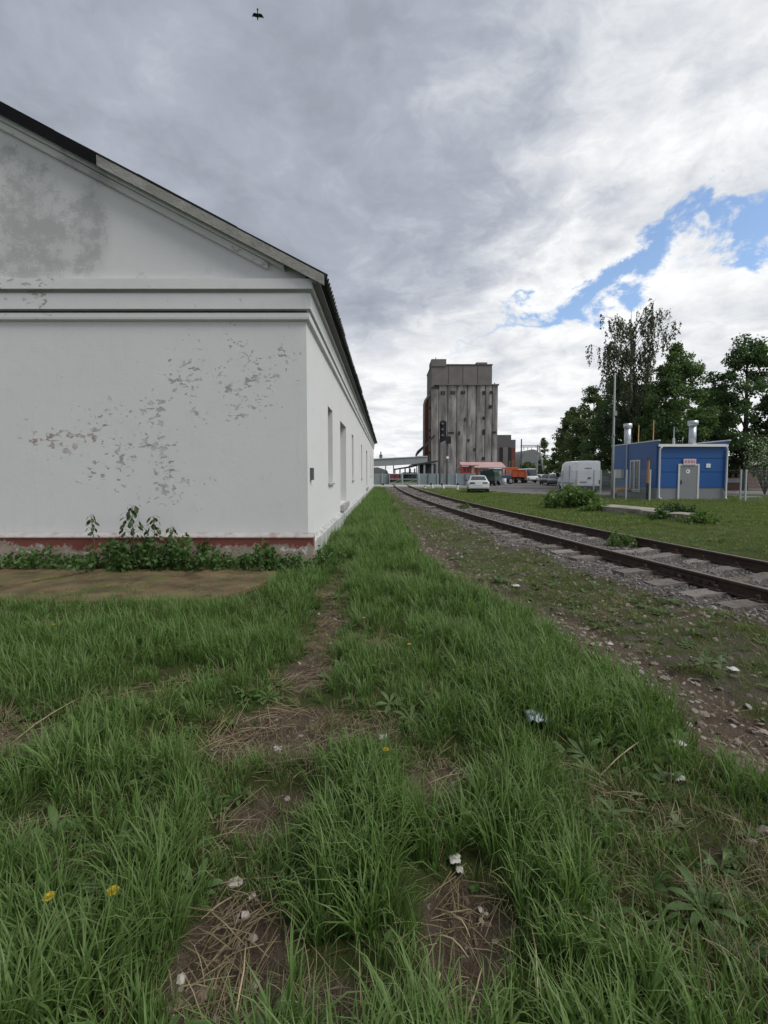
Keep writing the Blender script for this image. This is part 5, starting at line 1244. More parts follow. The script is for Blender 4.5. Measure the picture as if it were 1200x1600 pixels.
weed_clump('small_bush', 'dark green tuft growing in the break between the slabs', XX(1026,15.7), 15.4, .5, .6, .42, 30, .10, 'weed', 35, cat='bush')
weed_clump('track_weed', 'leafy light weed growing between the two rails', XX(975,9.1), 9.1, .42, .30, .28, 22, .075, 'burdock', 36)
weed_clump('track_weed', 'small weed against the rail far along the track', XX(725,19), 19, .40, .25, .25, 14, .07, 'burdock', 37)
for i, (px, y_, w_, h_, ls_, lab) in enumerate(((40,7.15,.75,.38,.075,'low weed patch at the foot of the wall beyond the leftmost sapling'),(165,7.1,.62,.50,.085,'leafy weeds round the thin two-stemmed sapling'),(222,7.1,.70,.54,.085,'leafy weeds under the tallest sapling by the wall'),(285,7.12,.62,.60,.085,'dense weeds under the broad sapling by the red plinth'),(335,7.15,.40,.34,.07,'short weeds before the bare part of the red plinth'),
        (405,7.1,.62,.46,.075,'bright weed bush in front of the red plinth near the corner'),(455,7.15,.50,.30,.065,'low weeds at the red plinth corner'),(100,7.2,.5,.28,.06,'sparse weeds below the whitest patch of the plinth'))):
    weed_clump('wall_weeds', lab, XX(px,y_), y_, w_, .42, h_, 34, ls_, 'weed', 50+i, 'weeds along the end wall')
weed_clump('wall_weeds', 'weed clump curling round the outer corner of the warehouse', -1.0, 7.6, .4, .7, .33, 26, .06, 'weed', 70, 'weeds along the end wall')
# saplings: every leaf its own piece
lf = MB(); lo_ = [(0,0,0),(.18,.25,.02),(.30,.55,-.01),(.20,.85,-.05),(0,1.1,-.10),(-.20,.85,-.05),(-.30,.55,-.01),(-.18,.25,.02),(0,.5,.05)]
lf.add(lo_, [(0,1,8),(1,2,8),(2,3,8),(3,4,8),(4,5,8),(5,6,8),(6,7,8),(7,0,8)]); lfm = lf.mesh('leaf'); lfm.materials.append(LM['maple'])
def sapling(label, px, y_, ptop, nleaf, lsz, seed, spread, kbot=.45):
    rs = random.Random(seed); x = XX(px,y_); H = ZZ(ptop,y_); t = thing('sapling', label, 'sapling', (x,y_,0), 0, 'saplings by the end wall')
    b = MB(); tip = Vector((x+rs.uniform(-.04,.04), y_, H)); s = Vector((x,y_,-.02)); b.tube([s,s.lerp(tip,.5)+Vector((rs.uniform(-.03,.03),0,0)),tip], [.011,.008,.003], 6)
    stem = b.build('stem', mat('sapling_stem',(.10,.085,.05),.2,9,.8), t)
    for i in range(nleaf):
        k = kbot+(1-kbot)*(i/(nleaf-1))**.9; a = i*2.4+rs.uniform(-.5,.5); p_ = s.lerp(tip,k)
        r = spread*(1-.75*((k-kbot)/(1-kbot)))*rs.uniform(.5,1.05)
        q = p_+Vector((math.cos(a)*r, math.sin(a)*r*.7, .02+r*.35))
        MB().tube([p_,p_.lerp(q,.6)+Vector((0,0,.015)),q], [.003,.0025,.002], 4, caps=False).build('twig', MATS['sapling_stem'], t)
        o = mesh_obj('leaf', lfm, None, t, q); sc = lsz*rs.uniform(.75,1.2); o.scale = (sc*1.1,sc,sc)
        o.rotation_euler = Euler((-.75+rs.uniform(-.45,.2), rs.uniform(-.35,.35), a-math.pi/2), 'XYZ')
sapling('thin sapling with few round leaves against the white wall', 143, 7.2, 806, 14, .095, 1, .10, .62)
sapling('tallest leafy sapling against the white wall', 201, 7.15, 792, 34, .105, 2, .24, .42)
sapling('sapling with drooping top leaves beside the tallest one', 240, 7.2, 808, 22, .10, 3, .17, .45)
sapling('short broad sapling with pointed crown above red plinth', 266, 7.1, 826, 22, .10, 4, .20, .35)

# ------------------------------------------------------------------ scattered stuff: instanced tufts and stones
def scatter(name, pts_, rot, scl, idx, tmeshes, kind='stuff'):
    col = bpy.data.collections.new(name+'_kinds')
    for i, me in enumerate(tmeshes):
        col.objects.link(bpy.data.objects.new('%s_kind_%02d' % (name, i), me))
    n = len(pts_); me = bpy.data.meshes.new(name); me.vertices.add(n); me.vertices.foreach_set('co', np.asarray(pts_,dtype=np.float32).ravel())
    for nm, ty, arr, key in (('rot','FLOAT_VECTOR',rot,'vector'),('scl','FLOAT_VECTOR',scl,'vector'),('idx','INT',idx,'value')):
        a = me.attributes.new(nm, ty, 'POINT'); a.data.foreach_set(key, np.asarray(arr, dtype=np.int32 if ty=='INT' else np.float32).ravel())
    me.update(); o = bpy.data.objects.new(name, me); COL.objects.link(o); o['kind'] = kind
    ng = bpy.data.node_groups.new(name+'_scatter', 'GeometryNodeTree')
    ng.interface.new_socket('Geometry', in_out='INPUT', socket_type='NodeSocketGeometry'); ng.interface.new_socket('Geometry', in_out='OUTPUT', socket_type='NodeSocketGeometry')
    N_ = ng.nodes; gi = N_.new('NodeGroupInput'); go = N_.new('NodeGroupOutput'); ip = N_.new('GeometryNodeInstanceOnPoints'); ci = N_.new('GeometryNodeCollectionInfo')
    ci.inputs['Collection'].default_value = col; ci.inputs['Separate Children'].default_value = True; ci.inputs['Reset Children'].default_value = True
    def na(nm, ty): q = N_.new('GeometryNodeInputNamedAttribute'); q.data_type = ty; q.inputs['Name'].default_value = nm; return q.outputs['Attribute']
    er = N_.new('FunctionNodeEulerToRotation'); L = ng.links.new
    L(na('rot','FLOAT_VECTOR'), er.inputs[0]); L(gi.outputs[0], ip.inputs['Points']); L(ci.outputs[0], ip.inputs['Instance'])
    ip.inputs['Pick Instance'].default_value = True; L(na('idx','INT'), ip.inputs['Instance Index']); L(er.outputs[0], ip.inputs['Rotation']); L(na('scl','FLOAT_VECTOR'), ip.inputs['Scale']); L(ip.outputs[0], go.inputs[0])
    md = o.modifiers.new('scatter', 'NODES'); md.node_group = ng
    return o
def tuft(name, nb, hmin, hmax, rad, wd, bend, m_, seed, seg=4, lean=.35):
    rs = np.random.default_rng(seed); V = []; Fc = []; AL = []
    for i in range(nb):
        a = rs.uniform(0,6.283); r = rad*math.sqrt(rs.random()); x, y = r*math.cos(a), r*math.sin(a)
        h = rs.uniform(hmin,hmax); az = a+rs.normal()*.9; w0 = wd*rs.uniform(.7,1.3); th = rs.uniform(.03,lean); bd = bend*rs.uniform(.3,1.6)
        side = np.array([-math.sin(az), math.cos(az), 0]); tw_ = rs.uniform(-.5,.5); p_ = np.array([x,y,-.015]); base = len(V)
        for k in range(seg+1):
            f = k/seg; wk = w0*(1-f**1.6)*(.75+.5*min(1,f*3)) if k < seg else 0
            s_ = side*math.cos(tw_*f)+np.array([0,0,1])*math.sin(tw_*f)*.5
            if k < seg: V += [p_-s_*wk/2, p_+s_*wk/2]; AL += [f,f]
            else: V += [p_]; AL += [1.0]
            ang_ = th+bd*f*f; ang_ = min(ang_, 2.3)
            p_ = p_+np.array([math.cos(az)*math.sin(ang_), math.sin(az)*math.sin(ang_), math.cos(ang_)])*h/seg
        for k in range(seg-1): Fc.append((base+2*k,base+2*k+1,base+2*k+3,base+2*k+2))
        Fc.append((base+2*seg-2,base+2*seg-1,base+2*seg,base+2*seg))
    me = bpy.data.meshes.new(name)
    me.from_pydata([tuple(v_) for v_ in V], [], [f_ if f_[2] != f_[3] else f_[:3] for f_ in Fc])
    at_ = me.attributes.new('along','FLOAT','POINT'); at_.data.foreach_set('value', np.array(AL,dtype=np.float32)); me.polygons.foreach_set('use_smooth',[True]*len(me.polygons)); me.materials.append(m_); return me
GM = leaf_mat('grass_blades', (.048,.116,.020), (.128,.225,.052), .40, .5, tip=(.190,.275,.090), inst=True)
GM2 = leaf_mat('short_grass_blades', (.085,.145,.030), (.165,.225,.062), .36, .6, tip=(.20,.235,.085), inst=True)
DM = leaf_mat('dry_grass_blades', (.21,.17,.085), (.37,.31,.18), .2, .7, inst=True)
long_t = [tuft('t', 18, .16, .42, .055, .0092, 1.9, GM, 100+i) for i in range(5)]
mid_t = [tuft('t', 26, .07, .25, .075, .0066, 1.7, GM, 120+i) for i in range(5)]
low_t = [tuft('t', 22, .03, .10, .07, .0050, 1.0, GM2, 140+i, 3, .7) for i in range(4)]
dry_t = [tuft('t', 16, .08, .26, .07, .0032, 1.9, DM, 160+i, 4, 1.1) for i in range(4)]
far_t = [tuft('t', 40, .12, .30, .22, .016, 1.0, GM, 180+i, 2) for i in range(4)]
farlow_t = [tuft('t', 40, .04, .11, .25, .018, .8, GM2, 200+i, 2, .7) for i in range(4)]
KINDS = long_t+mid_t+low_t+dry_t+far_t+farlow_t
IL, IM, IS, ID, IF, IFL = 0, 5, 10, 14, 18, 22
def region(y0, y1, dens, marg=1.6, k=.93):
    area = (y1-y0)*((y0+y1)*k+2*marg); n = int(area*dens)
    y = rng.uniform(y0,y1,n*2); hwid = y*k+marg; keep = rng.random(n*2) < hwid/(y1*k+marg); y = y[keep][:n]
    x = rng.uniform(-1,1,len(y))*(y*k+marg); return x, y
def apron_mask(x, y): return (x < -1.55) & (y > 5.2) & (y < 7.7)
def bld_mask(x, y):
    m_ = ((x < X0+.03) & (y > D0-.05)) | ((x > XB0-.3) & (x < XB1+.2) & (y > YB0-.2))
    m_ |= (y > 31.4) & (x > 13); m_ |= (x > np.interp(y,[31,32.2,33.8,38.5,44,56],[30,13,10.6,9.2,8.6,6.6])) & (y > 31.5)
    m_ |= (y > 47.0) & (y < 56) & (x > -15) & (x < 9)
    return m_
P_, Rt, Sc, Ix = [], [], [], []
def put(x, y, idx, sc, zs=None, tilt=.12):
    n = len(x); 
    if n == 0: return
    z = hgt(x, y); P_.append(np.stack([x,y,z],1)); Rt.append(np.stack([rng.normal(0,tilt,n),rng.normal(0,tilt,n),rng.uniform(0,6.283,n)],1))
    s = np.repeat(sc[:,None],3,1); 
    if zs is not None: s[:,2] *= zs
    Sc.append(s); Ix.append(idx)
def lush(x, y):       # 0 .. 1 how tall and dense the grass stands
    l = fbm(x, y, .75, 41, 2)*.75+fbm(x, y, 2.6, 43, 2)*.85-.28
    xp = np.interp(y, PXY[:,0], PXY[:,1]); xf = np.interp(y, FXY[:,0], FXY[:,1])
    strip = sst(.05,.35,x-xf)*sst(.25,-.25,x-xp+.1); l = l + .28*strip*sst(1.4,2.6,y)
    l = l - .45*np.exp(-((x-1.35)/.5)**2-((y-1.95)/.6)**2)
    l = l - .25*sst(-2.2,-3.2,x)*sst(4.6,3.4,y)
    return np.clip(l, 0, 1)
for y0, y1, dens in ((.35,1.2,330),(1.2,2.4,330),(2.4,4.5,210),(4.5,8,120),(8,14,62)):
    x, y = region(y0, y1, dens)
    s = soil(x, y); sh_ = shoulder(x, y); ba = ballast(x, y); l = lush(x, y)
    k = rng.random(len(x)); ok = (k > s*1.08) & ~bld_mask(x,y) & ~apron_mask(x,y) & (ba < .35)
    right = tdist(x,y) > 0
    short = (sh_ > .4) | right
    f = 1.0 if y1 <= 8 else 1.25
    a = ok & ~short
    rr = rng.random(len(x)); edge = np.clip(1-s*1.6,.25,1)
    tall = a & (rr < np.clip((l-.45)*2.4,0,.7)); md = a & ~tall & (rng.random(len(x)) < .18+.70*l); lo = a & ~tall & ~md
    put(x[tall],y[tall],IL+rng.integers(0,5,tall.sum()),(.62+.5*l[tall]*rng.uniform(.6,1.2,tall.sum()))*edge[tall]*f*.85)
    put(x[md],y[md],IM+rng.integers(0,5,md.sum()),(.65+.5*rng.uniform(.3,1.2,md.sum()))*edge[md]*f*.9)
    lo &= rng.random(len(x)) < .6
    put(x[lo],y[lo],IS+rng.integers(0,4,lo.sum()),(.7+.5*rng.random(lo.sum()))*f)
    b_ = ok & short & (rng.random(len(x)) < np.where(right,.75,np.clip((fbm(x,y,1.6,77,3)-.30)*3.4,.22,.95)))
    put(x[b_],y[b_],IS+rng.integers(0,4,b_.sum()),(.55+.6*rng.random(b_.sum()))*f)
    d_ = (k > s*.55) & ~bld_mask(x,y) & ~apron_mask(x,y) & (ba < .35) & (rng.random(len(x)) < .10+.22*(s > .08)+.16*(l < .4))
    put(x[d_],y[d_],ID+rng.integers(0,4,d_.sum()),.5+.5*rng.random(d_.sum()), .6, .5)
for y0, y1, dens in ((13.5,22,24),(22,34,12),(34,58,5)):
    x, y = region(y0, y1, dens, 2); s = soil(x,y); ba = ballast(x,y); sh_ = shoulder(x,y)
    ok = (rng.random(len(x)) > s*1.3) & ~bld_mask(x,y) & (ba < .3); right = tdist(x,y) > 0
    a = ok & ~right & (sh_ < .5); f = 1 if y1 < 30 else 1.25
    put(x[a],y[a],IF+rng.integers(0,4,a.sum()),(.6+.6*rng.random(a.sum()))*f)
    b_ = ok & ~a & (rng.random(len(x)) < np.where(right,.9,.35)); put(x[b_],y[b_],IFL+rng.integers(0,4,b_.sum()),(.6+.6*rng.random(b_.sum()))*f)
# ragged taller grass along the foot of the side wall and round the corner
n = 500; y = rng.uniform(7.4, 44, n)**1; y = 7.4+(y-7.4)**1.3/ (36.6**.3); x = X0+.12+rng.random(n)**2*.45
put(x, y, IL+rng.integers(0,5,n), .6+.35*rng.random(n)+y*.008)
# sparse growth on the apron and its edges
n = 170; x = rng.uniform(-7.8,-1.7,n); y = rng.uniform(5.3,7.2,n); kk = fbm(x,y,1.4,63,3) > .52; put(x[kk],y[kk],IS+rng.integers(0,4,kk.sum()),.5+.5*rng.random(kk.sum()))
P_[-1][:,2] += .055
n = 420; x = rng.uniform(-7.8,-1.6,n); y = 5.15+rng.normal(0,.16,n)+(rng.random(n)<.12)*rng.uniform(0,2,n); put(x,y,IM+rng.integers(0,5,n),.5+.5*rng.random(n))
# blades between sleepers and along the rails
n = 160; y = 4+36*rng.random(n)**1.6; x = tx(y)+rng.choice([-1.25,-.55,.5,1.2],n)+rng.normal(0,.15,n); put(x,y,IS+rng.integers(0,4,n),.5+.6*rng.random(n))
grass = scatter('grass', np.concatenate(P_), np.concatenate(Rt), np.concatenate(Sc), np.concatenate(Ix), KINDS)
tag(grass, 'long green and dry grass growing over the ground', 'grass')
print('tufts', sum(len(q) for q in P_))

# broad-leaved ground weeds
def rosette(name, n, L, m_, seed, asp=.32, lift=.5):
    rs = np.random.default_rng(seed); V = []; Fc = []; AL = []
    for i in range(n):
        a = i*2.4+rs.uniform(-.4,.4); l = L*rs.uniform(.6,1.1); e = lift*rs.uniform(.5,1.4); s = np.array([-math.sin(a),math.cos(a),0]); base = len(V)
        for k, (f,wk) in enumerate(((0,.12),(.3,.55),(.6,1.0),(.85,.7),(1,0))):
            p_ = np.array([math.cos(a)*l*f, math.sin(a)*l*f, l*e*f*(1-.75*f)+.005]); V += [p_-s*wk*l*asp*.5, p_-np.array([0,0,.12*l*asp*wk]), p_+s*wk*l*asp*.5]; AL += [f]*3
            if k: 
                for j in (0,1): Fc.append((base+3*(k-1)+j,base+3*(k-1)+j+1,base+3*k+j+1,base+3*k+j))
    me = bpy.data.meshes.new(name); me.from_pydata([tuple(v_) for v_ in V],[],Fc); at_ = me.attributes.new('along','FLOAT','POINT'); at_.data.foreach_set('value',np.array(AL,dtype=np.float32)); me.polygons.foreach_set('use_smooth',[True]*len(me.polygons)); me.materials.append(m_); return me
BW = leaf_mat('broadleaf_weeds_mat', (.065,.125,.028), (.125,.195,.060), .34, .5, inst=True)
ros = [rosette('r',7,.055,BW,1,.45,.9), rosette('r',9,.085,BW,2,.26,1.0), rosette('r',14,.035,BW,3,.8,1.1), rosette('r',8,.10,BW,4,.24,1.0)]
P_, Rt, Sc, Ix = [], [], [], []
for y0, y1, dens in ((.5,3,40),(3,7,22),(7,13,9)):
    x, y = region(y0, y1, dens); ok = (soil(x,y) < .55) & ~bld_mask(x,y) & ~apron_mask(x,y) & (ballast(x,y) < .3) & (fbm(x,y,.9,91,3) > .42)
    x, y = x[ok], y[ok]; put(x, y, rng.choice([0,1,2,2,0,3],len(x)), .6+.8*rng.random(len(x)), None, .25)
x, y = region(4, 16, 7); ok = (shoulder(x,y) > .5) & (fbm(x,y,1.1,95,3) > .5); put(x[ok],y[ok],rng.choice([0,2],ok.sum()),.5+.6*rng.random(ok.sum()),None,.2)
gc = scatter('broadleaf_weeds', np.concatenate(P_), np.concatenate(Rt), np.concatenate(Sc), np.concatenate(Ix), ros); tag(gc, 'small broad-leaved weeds scattered through the grass', 'weeds')

# stones
def stone_mesh(seed, m_):
    rs = np.random.default_rng(seed); import bmesh
    bm = bmesh.new(); bmesh.ops.create_icosphere(bm, subdivisions=1, radius=.5)
    for v_ in bm.verts: v_.co *= rs.uniform(.72,1.18); v_.co.z *= .62; v_.co.x *= 1.2
    me = bpy.data.meshes.new('stone'); bm.to_mesh(me); bm.free(); me.materials.append(m_); return me
def stone_mat(name, cols):
    m = bpy.data.materials.new(name); m.use_nodes = True; g = N(m.node_tree); o = g.n('ShaderNodeOutputMaterial'); b = g.n('ShaderNodeBsdfPrincipled'); g.t.links.new(b.outputs[0],o.inputs[0])
    r = g.n('ShaderNodeObjectInfo').outputs['Random']; rp = g.n('ShaderNodeValToRGB'); g.set(rp.inputs[0], r)
    e = rp.color_ramp.elements; e[0].color = (*cols[0],1); e[1].color = (*cols[-1],1)
    for i, c_ in enumerate(cols[1:-1]): q = e.new((i+1)/(len(cols)-1)); q.color = (*c_,1)
    c = g.mix(g.noise(g.obj(), 6, 4), rp.outputs[0], g.mix(1.0, rp.outputs[0], (.7,.68,.65), 'MULTIPLY')); g.set(b.inputs['Base Color'], c); b.inputs['Roughness'].default_value = .9; return m
BS = stone_mat('ballast_stone', [(.07,.062,.06),(.13,.115,.11),(.19,.175,.165),(.26,.245,.235),(.12,.09,.08)])
PS = stone_mat('path_pebble', [(.09,.07,.055),(.17,.14,.115),(.24,.20,.17),(.33,.30,.27),(.14,.10,.08)])
P_, Rt, Sc, Ix = [], [], [], []
for y0, y1, dens, sz in ((3.5,8.5,420,.050),(8.5,14,210,.060),(14,24,70,.075),(24,47,18,.12)):
    n = int((y1-y0)*3.9*dens); y = rng.uniform(y0,y1,n); x = tx(y)+rng.uniform(-2.2,1.75,n); ok = rng.random(n) < ballast(x,y)+.02; x, y = x[ok], y[ok]
    put(x, y, rng.integers(0,5,len(x)), sz*rng.uniform(.4,1.25,len(x)), None, .8)
bs = scatter('ballast_stones', np.concatenate(P_), np.concatenate(Rt), np.concatenate(Sc), np.concatenate(Ix), [stone_mesh(300+i,BS) for i in range(5)]); tag(bs, 'crushed grey stone ballast round the railway sleepers', 'gravel')
P_, Rt, Sc, Ix = [], [], [], []
for y0, y1, dens, sz in ((.6,3,420,.015),(3,6,330,.022),(6,12,150,.032),(12,24,24,.05)):
    x, y = region(y0, y1, dens); s = soil(x,y); ok = (rng.random(len(x)) < sst(.35,.8,s)*.8+.30*(shoulder(x,y) > .5)) & ~bld_mask(x,y) & ~apron_mask(x,y); x, y = x[ok], y[ok]
    put(x, y, rng.integers(0,5,len(x)), sz*(.35+rng.random(len(x))**3*2.2), None, .5)
n = 1500; y = 1.6+14*rng.random(n)**1.7; x = np.interp(y,PXY[:,0],PXY[:,1])+rng.normal(0,.26,n); put(x, y, rng.integers(0,5,n), .022+.055*rng.random(n)**2.5, .7, .35)
n = 700; y = 4.5+12*rng.random(n)**1.4; x = np.interp(y,PXY[:,0],PXY[:,1])+.3+rng.random(n)*np.maximum(.2,tx(y)-1.3-np.interp(y,PXY[:,0],PXY[:,1])-.3); put(x, y, rng.integers(0,5,n), .02+.05*rng.random(n)**2, .8, .4)
ps2 = scatter('pebbles', np.concatenate(P_), np.concatenate(Rt), np.concatenate(Sc), np.concatenate(Ix), [stone_mesh(320+i,PS) for i in range(5)]); tag(ps2, 'small pebbles and grit lying on the bare earth', 'gravel')
# straw litter on the bare patches
SM = leaf_mat('straw', (.16,.115,.06), (.34,.27,.16), .1, .8, inst=True)
def straw_mesh(seed):
    rs = np.random.default_rng(seed); b = MB()
    for i in range(9):
        a = rs.uniform(0,6.28); l = rs.uniform(.04,.16); c = Vector((rs.normal()*.06,rs.normal()*.06,rs.uniform(.004,.03))); d_ = Vector((math.cos(a),math.sin(a),rs.normal()*.12))*l/2; b.tube([c-d_,c+Vector((0,0,.006)),c+d_],[.0012,.0015,.001],3,caps=False)
    me = b.mesh('straw'); me.materials.append(SM); return me
P_, Rt, Sc, Ix = [], [], [], []
x, y = region(.6, 7, 110); s = soil(x,y); xp = np.interp(y,PXY[:,0],PXY[:,1]); ok = (rng.random(len(x)) < np.where(x < xp-.4, sst(.15,.6,s)*.9+.05, .08)) & ~apron_mask(x,y); x, y = x[ok], y[ok]; put(x,y,rng.integers(0,4,len(x)),.7+.8*rng.random(len(x)),None,.1)
x = rng.uniform(-3.4,-1.8,40); y = rng.uniform(5.6,7.2,40); P_.append(np.stack([x,y,0*x+.06],1)); Rt.append(np.zeros((40,3))+rng.random((40,1))*[0,0,6.3]); Sc.append(np.ones((40,3))*.9); Ix.append(rng.integers(0,4,40))
n = 150; x = rng.uniform(-7.5,-1.8,n); y = rng.uniform(5.4,7.3,n); P_.append(np.stack([x,y,0*x+.062],1)); Rt.append(np.zeros((n,3))+rng.random((n,1))*[0,0,6.3]); Sc.append(np.ones((n,3))*(.5+.6*rng.random((n,1)))); Ix.append(rng.integers(0,4,n))
stw = scatter('straw', np.concatenate(P_), np.concatenate(Rt), np.concatenate(Sc), np.concatenate(Ix), [straw_mesh(340+i) for i in range(4)]); tag(stw, 'dry straw and stalk litter on the bare earth', 'straw')

# ------------------------------------------------------------------ single small things on the ground
def gz_(x, y): return float(hgt(np.array([x]),np.array([y]))[0])
def gpt(px, py):
    y = GY(py, 0.0); x = XX(px, y); return x, y, gz_(x, y)
yelm = leaf_mat('dandelion_petals', (.60,.36,.01), (.75,.52,.02), .2, .7)
def dandelion(label, px, py, h=.12, r=.028, group='yellow dandelions'):
    y = GY(py, h); x = XX(px, y); z = gz_(x, y); t = thing('dandelion', label, 'flower', (x,y,z), 0, group); rs = random.Random(int(px))
    MB().tube([(x+.02,y+.01,z-.01),(x+.008,y,z+h*.55),(x,y,z+h-.004)],[.004,.0035,.003],5).build('stem', mat('dandelion_stem',(.12,.15,.06),.1,9,.7), t)
    b = MB()
    for ring_, (n, rr_, el) in enumerate(((16,r,.15),(14,r*.8,.55),(10,r*.5,1.0))):
        for i in range(n):
            a = 6.283*i/n+ring_*.2+rs.uniform(-.1,.1); d_ = Vector((math.cos(a)*math.cos(el),math.sin(a)*math.cos(el),math.sin(el)))*rr_; s = Vector((-math.sin(a),math.cos(a),0))*rr_*.16; c = Vector((x,y,z+h)); b.add([c-s*.4,c+d_*.9-s,c+d_,c+d_*.9+s,c+s*.4],[(0,1,2,3,4)])
    b.build('flower_head', yelm, t)
    o = mesh_obj('leaf_rosette', ros[1], None, t, (x+.02,y+.01,z)); o.scale = (.9,.9,.7)
dandelion('yellow dandelion in bloom beside the plantain leaves, the larger of the pair', 154, 1391, .13, .022)
dandelion('yellow dandelion in bloom deep in the grass, its twin just beside it', 49, 1403, .12, .020)
for px, py, lab in ((603,1176,'small dandelion at the edge of the central bare patch'),(568,962,'tiny dandelion where the foot trail nears the warehouse corner'),(640,1005,'tiny dandelion in the lush strip between trail and dirt path'),(75,975,'tiny dandelion in the grass before the mossy apron')): dandelion(lab, px, py, .14, .016, 'far dandelions in the grass')
big = leaf_mat('plantain_leaf', (.065,.125,.03), (.10,.17,.045), .3, .4)
x, y, z = gpt(195, 1500); dk = thing('dock_plant', 'broad-leaved plantain rosette in front of the two dandelions', 'plant', (x,y,z))
bme = rosette('r', 1, .135, big, 9, .24, 1.3)
for i in range(9):
    o = mesh_obj('leaf', bme, None, dk, (x,y,z)); o.rotation_euler = (0,random.uniform(-.3,.1),i*2.4+random.uniform(-.2,.2)); k = random.uniform(.7,1.15); o.scale = (k,k,k)
# stones big enough to pick out
PST = [mat('pale_pebble',(.42,.38,.34),.15,20,.8), mat('brown_stone',(.20,.15,.11),.2,15,.9,.4,60)]
sv = [stone_mesh(400+i, PST[0]) for i in range(3)]; sv2 = [stone_mesh(410+i, PST[1]) for i in range(3)]
for i, (px, py, s, k, lab) in enumerate(((372,1411,.032,0,'pale egg-shaped pebble on the straw, lower of two'),(383,1384,.028,0,'pale round pebble on the straw, upper of two'),(300,1532,.055,1,'large rounded brown stone in the hollow at the grass edge'),(250,1555,.045,1,'brown stone half buried left of the hollow'),(263,1510,.03,0,'small grey stone by the plantain leaves'),(355,1365,.05,0,'flat grey stone at the top of the straw patch'),(759,1398,.026,0,'light pebble on the bare patch below the white scraps'),(768,1404,.016,0,'tiny pebble touching the light pebble'),(730,1580,.022,0,'small round pebble low on the bare patch'),(708,1578,.018,1,'small brown pebble low on the bare patch'))):
    x, y, z = gpt(px, py); me = (sv if k == 0 else sv2)[i%3]; o = mesh_obj('stone', me, None, None, (x,y,z+s*.12)); o.scale = (s*1.1,s,s*.9); o.rotation_euler = (.2,.1,i*1.3); tag(o, lab, 'stone', 'stones on the bare earth')
# litter
def crumple(name, label, px, py, s, m_, seed, cat='litter', flat=.5, grp=None):
    rs = np.random.default_rng(seed); n = 9; x, y, z = gpt(px, py); V = []; Fc = []
    for i in range(n):
        for j in range(n):
            u_, v_ = i/(n-1)-.5, j/(n-1)-.5; V.append((x+(u_+rs.normal()*.05)*s, y+(v_+rs.normal()*.05)*s, z+.02+s*flat*(rs.uniform(0,.45)+.35*math.cos(u_*3)*math.cos(v_*3))))
    for i in range(n-1):
        for j in range(n-1): a = i*n+j; Fc.append((a,a+n,a+n+1,a+1))
    o = np_mesh(name, np.array(V), np.array(Fc), m_); md = o.modifiers.new('thickness','SOLIDIFY'); md.thickness = .001; tag(o, label, cat, grp); return o
plast = mat('pale_blue_plastic',(.42,.50,.55),.12,30,.35); pap = mat('dirty_white_paper',(.46,.455,.42),.08,30,.8)
crumple('plastic_bag', 'crumpled pale blue plastic bag lying in the long grass', 846, 1132, .13, plast, 1, flat=.55)
for i, (px, py, s, lab) in enumerate(((716,1340,.045,'crumpled white scrap at the top of the bare patch'),(724,1352,.03,'smaller white scrap beside the crumpled one'),(1075,1166,.06,'torn white paper at the grass edge beside the dirt path'),(1076,1214,.06,'white paper in the dry grass by the path'),(1158,1054,.07,'pale scrap in the short grass beyond the path'),(598,1153,.05,'pale flat scrap on the central bare patch'),(428,1158,.05,'whitish scrap on the big bare patch'),(808,918,.10,'white scrap near the gravel of the track'),(960,1000,.05,'small white scrap on the stony verge'),(886,1272,.03,'white bud of litter in the deep grass'),(1015,900,.08,'white scrap between the sleepers by the rail'))):
    crumple('paper_scrap', lab, px, py, s, pap, 20+i, flat=.3, grp='scraps of paper')
def stalk(label, p0, p1, r=.003, mid=.03, z0=.02, z1=.05):
    a = gpt(*p0); b_ = gpt(*p1); A = Vector((a[0],a[1],a[2]+z0)); B = Vector((b_[0],b_[1],b_[2]+z1)); M_ = A.lerp(B,.5)+Vector((.01,.0,mid)); o = MB().tube([A,A.lerp(M_,.55)+Vector((0,0,mid*.3)),M_,M_.lerp(B,.5)+Vector((0,0,mid*.2)),B],[r,r,r*.9,r*.8,r*.5],6).build('dry_stalk', MATS.get('stalk') or mat('stalk',(.36,.29,.18),.2,12,.8), None, smooth=True); tag(o, label, 'stalk', 'dry stalks on the ground')
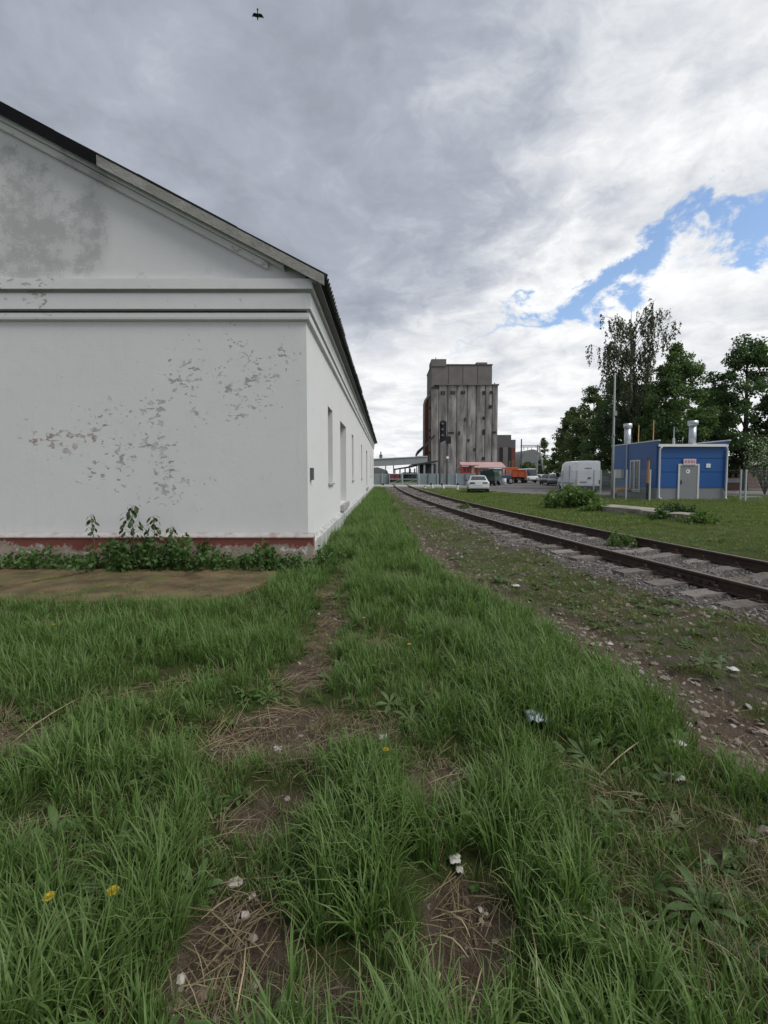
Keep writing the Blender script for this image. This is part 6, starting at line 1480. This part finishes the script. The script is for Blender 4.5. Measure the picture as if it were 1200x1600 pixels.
for p0, p1, lab in (((0,1165),(122,1098),'long bleached stalk slanting through the left grass'),((350,1590),(372,1465),'long straw stalk standing out of the hollow'),((705,1415),(742,1455),'straight stalk on the bare patch pointing to the tuft'),((678,1447),(740,1488),'second straight stalk crossing towards the tuft'),((732,1600),(762,1505),'straw stalk running down the bare patch from the tuft'),((836,1420),(858,1600),'long bent pale stalk in the right grass'),((865,1430),(985,1475),'thin pale stalk lying across the right grass'),((1070,1535),(1160,1600),'stalk lying in the lower right corner'),((690,1500),(684,1548),'short dark stalk beside the bare patch'),((950,1210),(1030,1160),'stalk leaning in the grass near the path')):
    stalk(lab, p0, p1)
# bird
xb_ = at(402.5, 25, 34)
bird = thing('bird', 'small dark bird flying high in the grey sky', 'bird', xb_, 0, local=True)
bm2 = MB()
bm2.loft([[(x_, r*math.cos(a), r*.9*math.sin(a)) for a in np.linspace(0,2*math.pi,9)[:-1]] for x_, r in ((-.20,.012),(-.12,.035),(-.02,.055),(.06,.05),(.11,.03),(.145,.033),(.175,.026),(.20,.006))])
for s in (1,-1):
    wv = [(.08,.03*s,.02),(-.09,.03*s,.02),(.11,.14*s,.08),(-.08,.15*s,.07),(.05,.26*s,.0),(-.10,.25*s,-.01),(-.05,.34*s,-.16)]; n0 = len(wv)
    bm2.add(wv+[(a,b_,c-.006) for a,b_,c in wv], [(0,1,3,2),(2,3,5,4),(4,5,6),(7,9,10,8),(9,11,12,10),(11,13,12),(0,2,9,7),(2,4,11,9),(4,6,13,11),(1,8,10,3),(3,10,12,5),(5,12,13,6)])
bm2.add([(-.18,.02,0),(-.18,-.02,0),(-.33,-.05,0),(-.33,.05,0),(-.18,.02,-.006),(-.18,-.02,-.006),(-.33,-.05,-.006),(-.33,.05,-.006)], [(0,1,2,3),(7,6,5,4),(0,4,5,1),(1,5,6,2),(2,6,7,3),(3,7,4,0)])
bm2.build('body', mat('black_plumage',(.015,.015,.018),.1,9,.6), bird, smooth=True); bird.scale = (1.45,1.25,1.3); bird.rotation_euler = (R(-8),R(8),R(105))
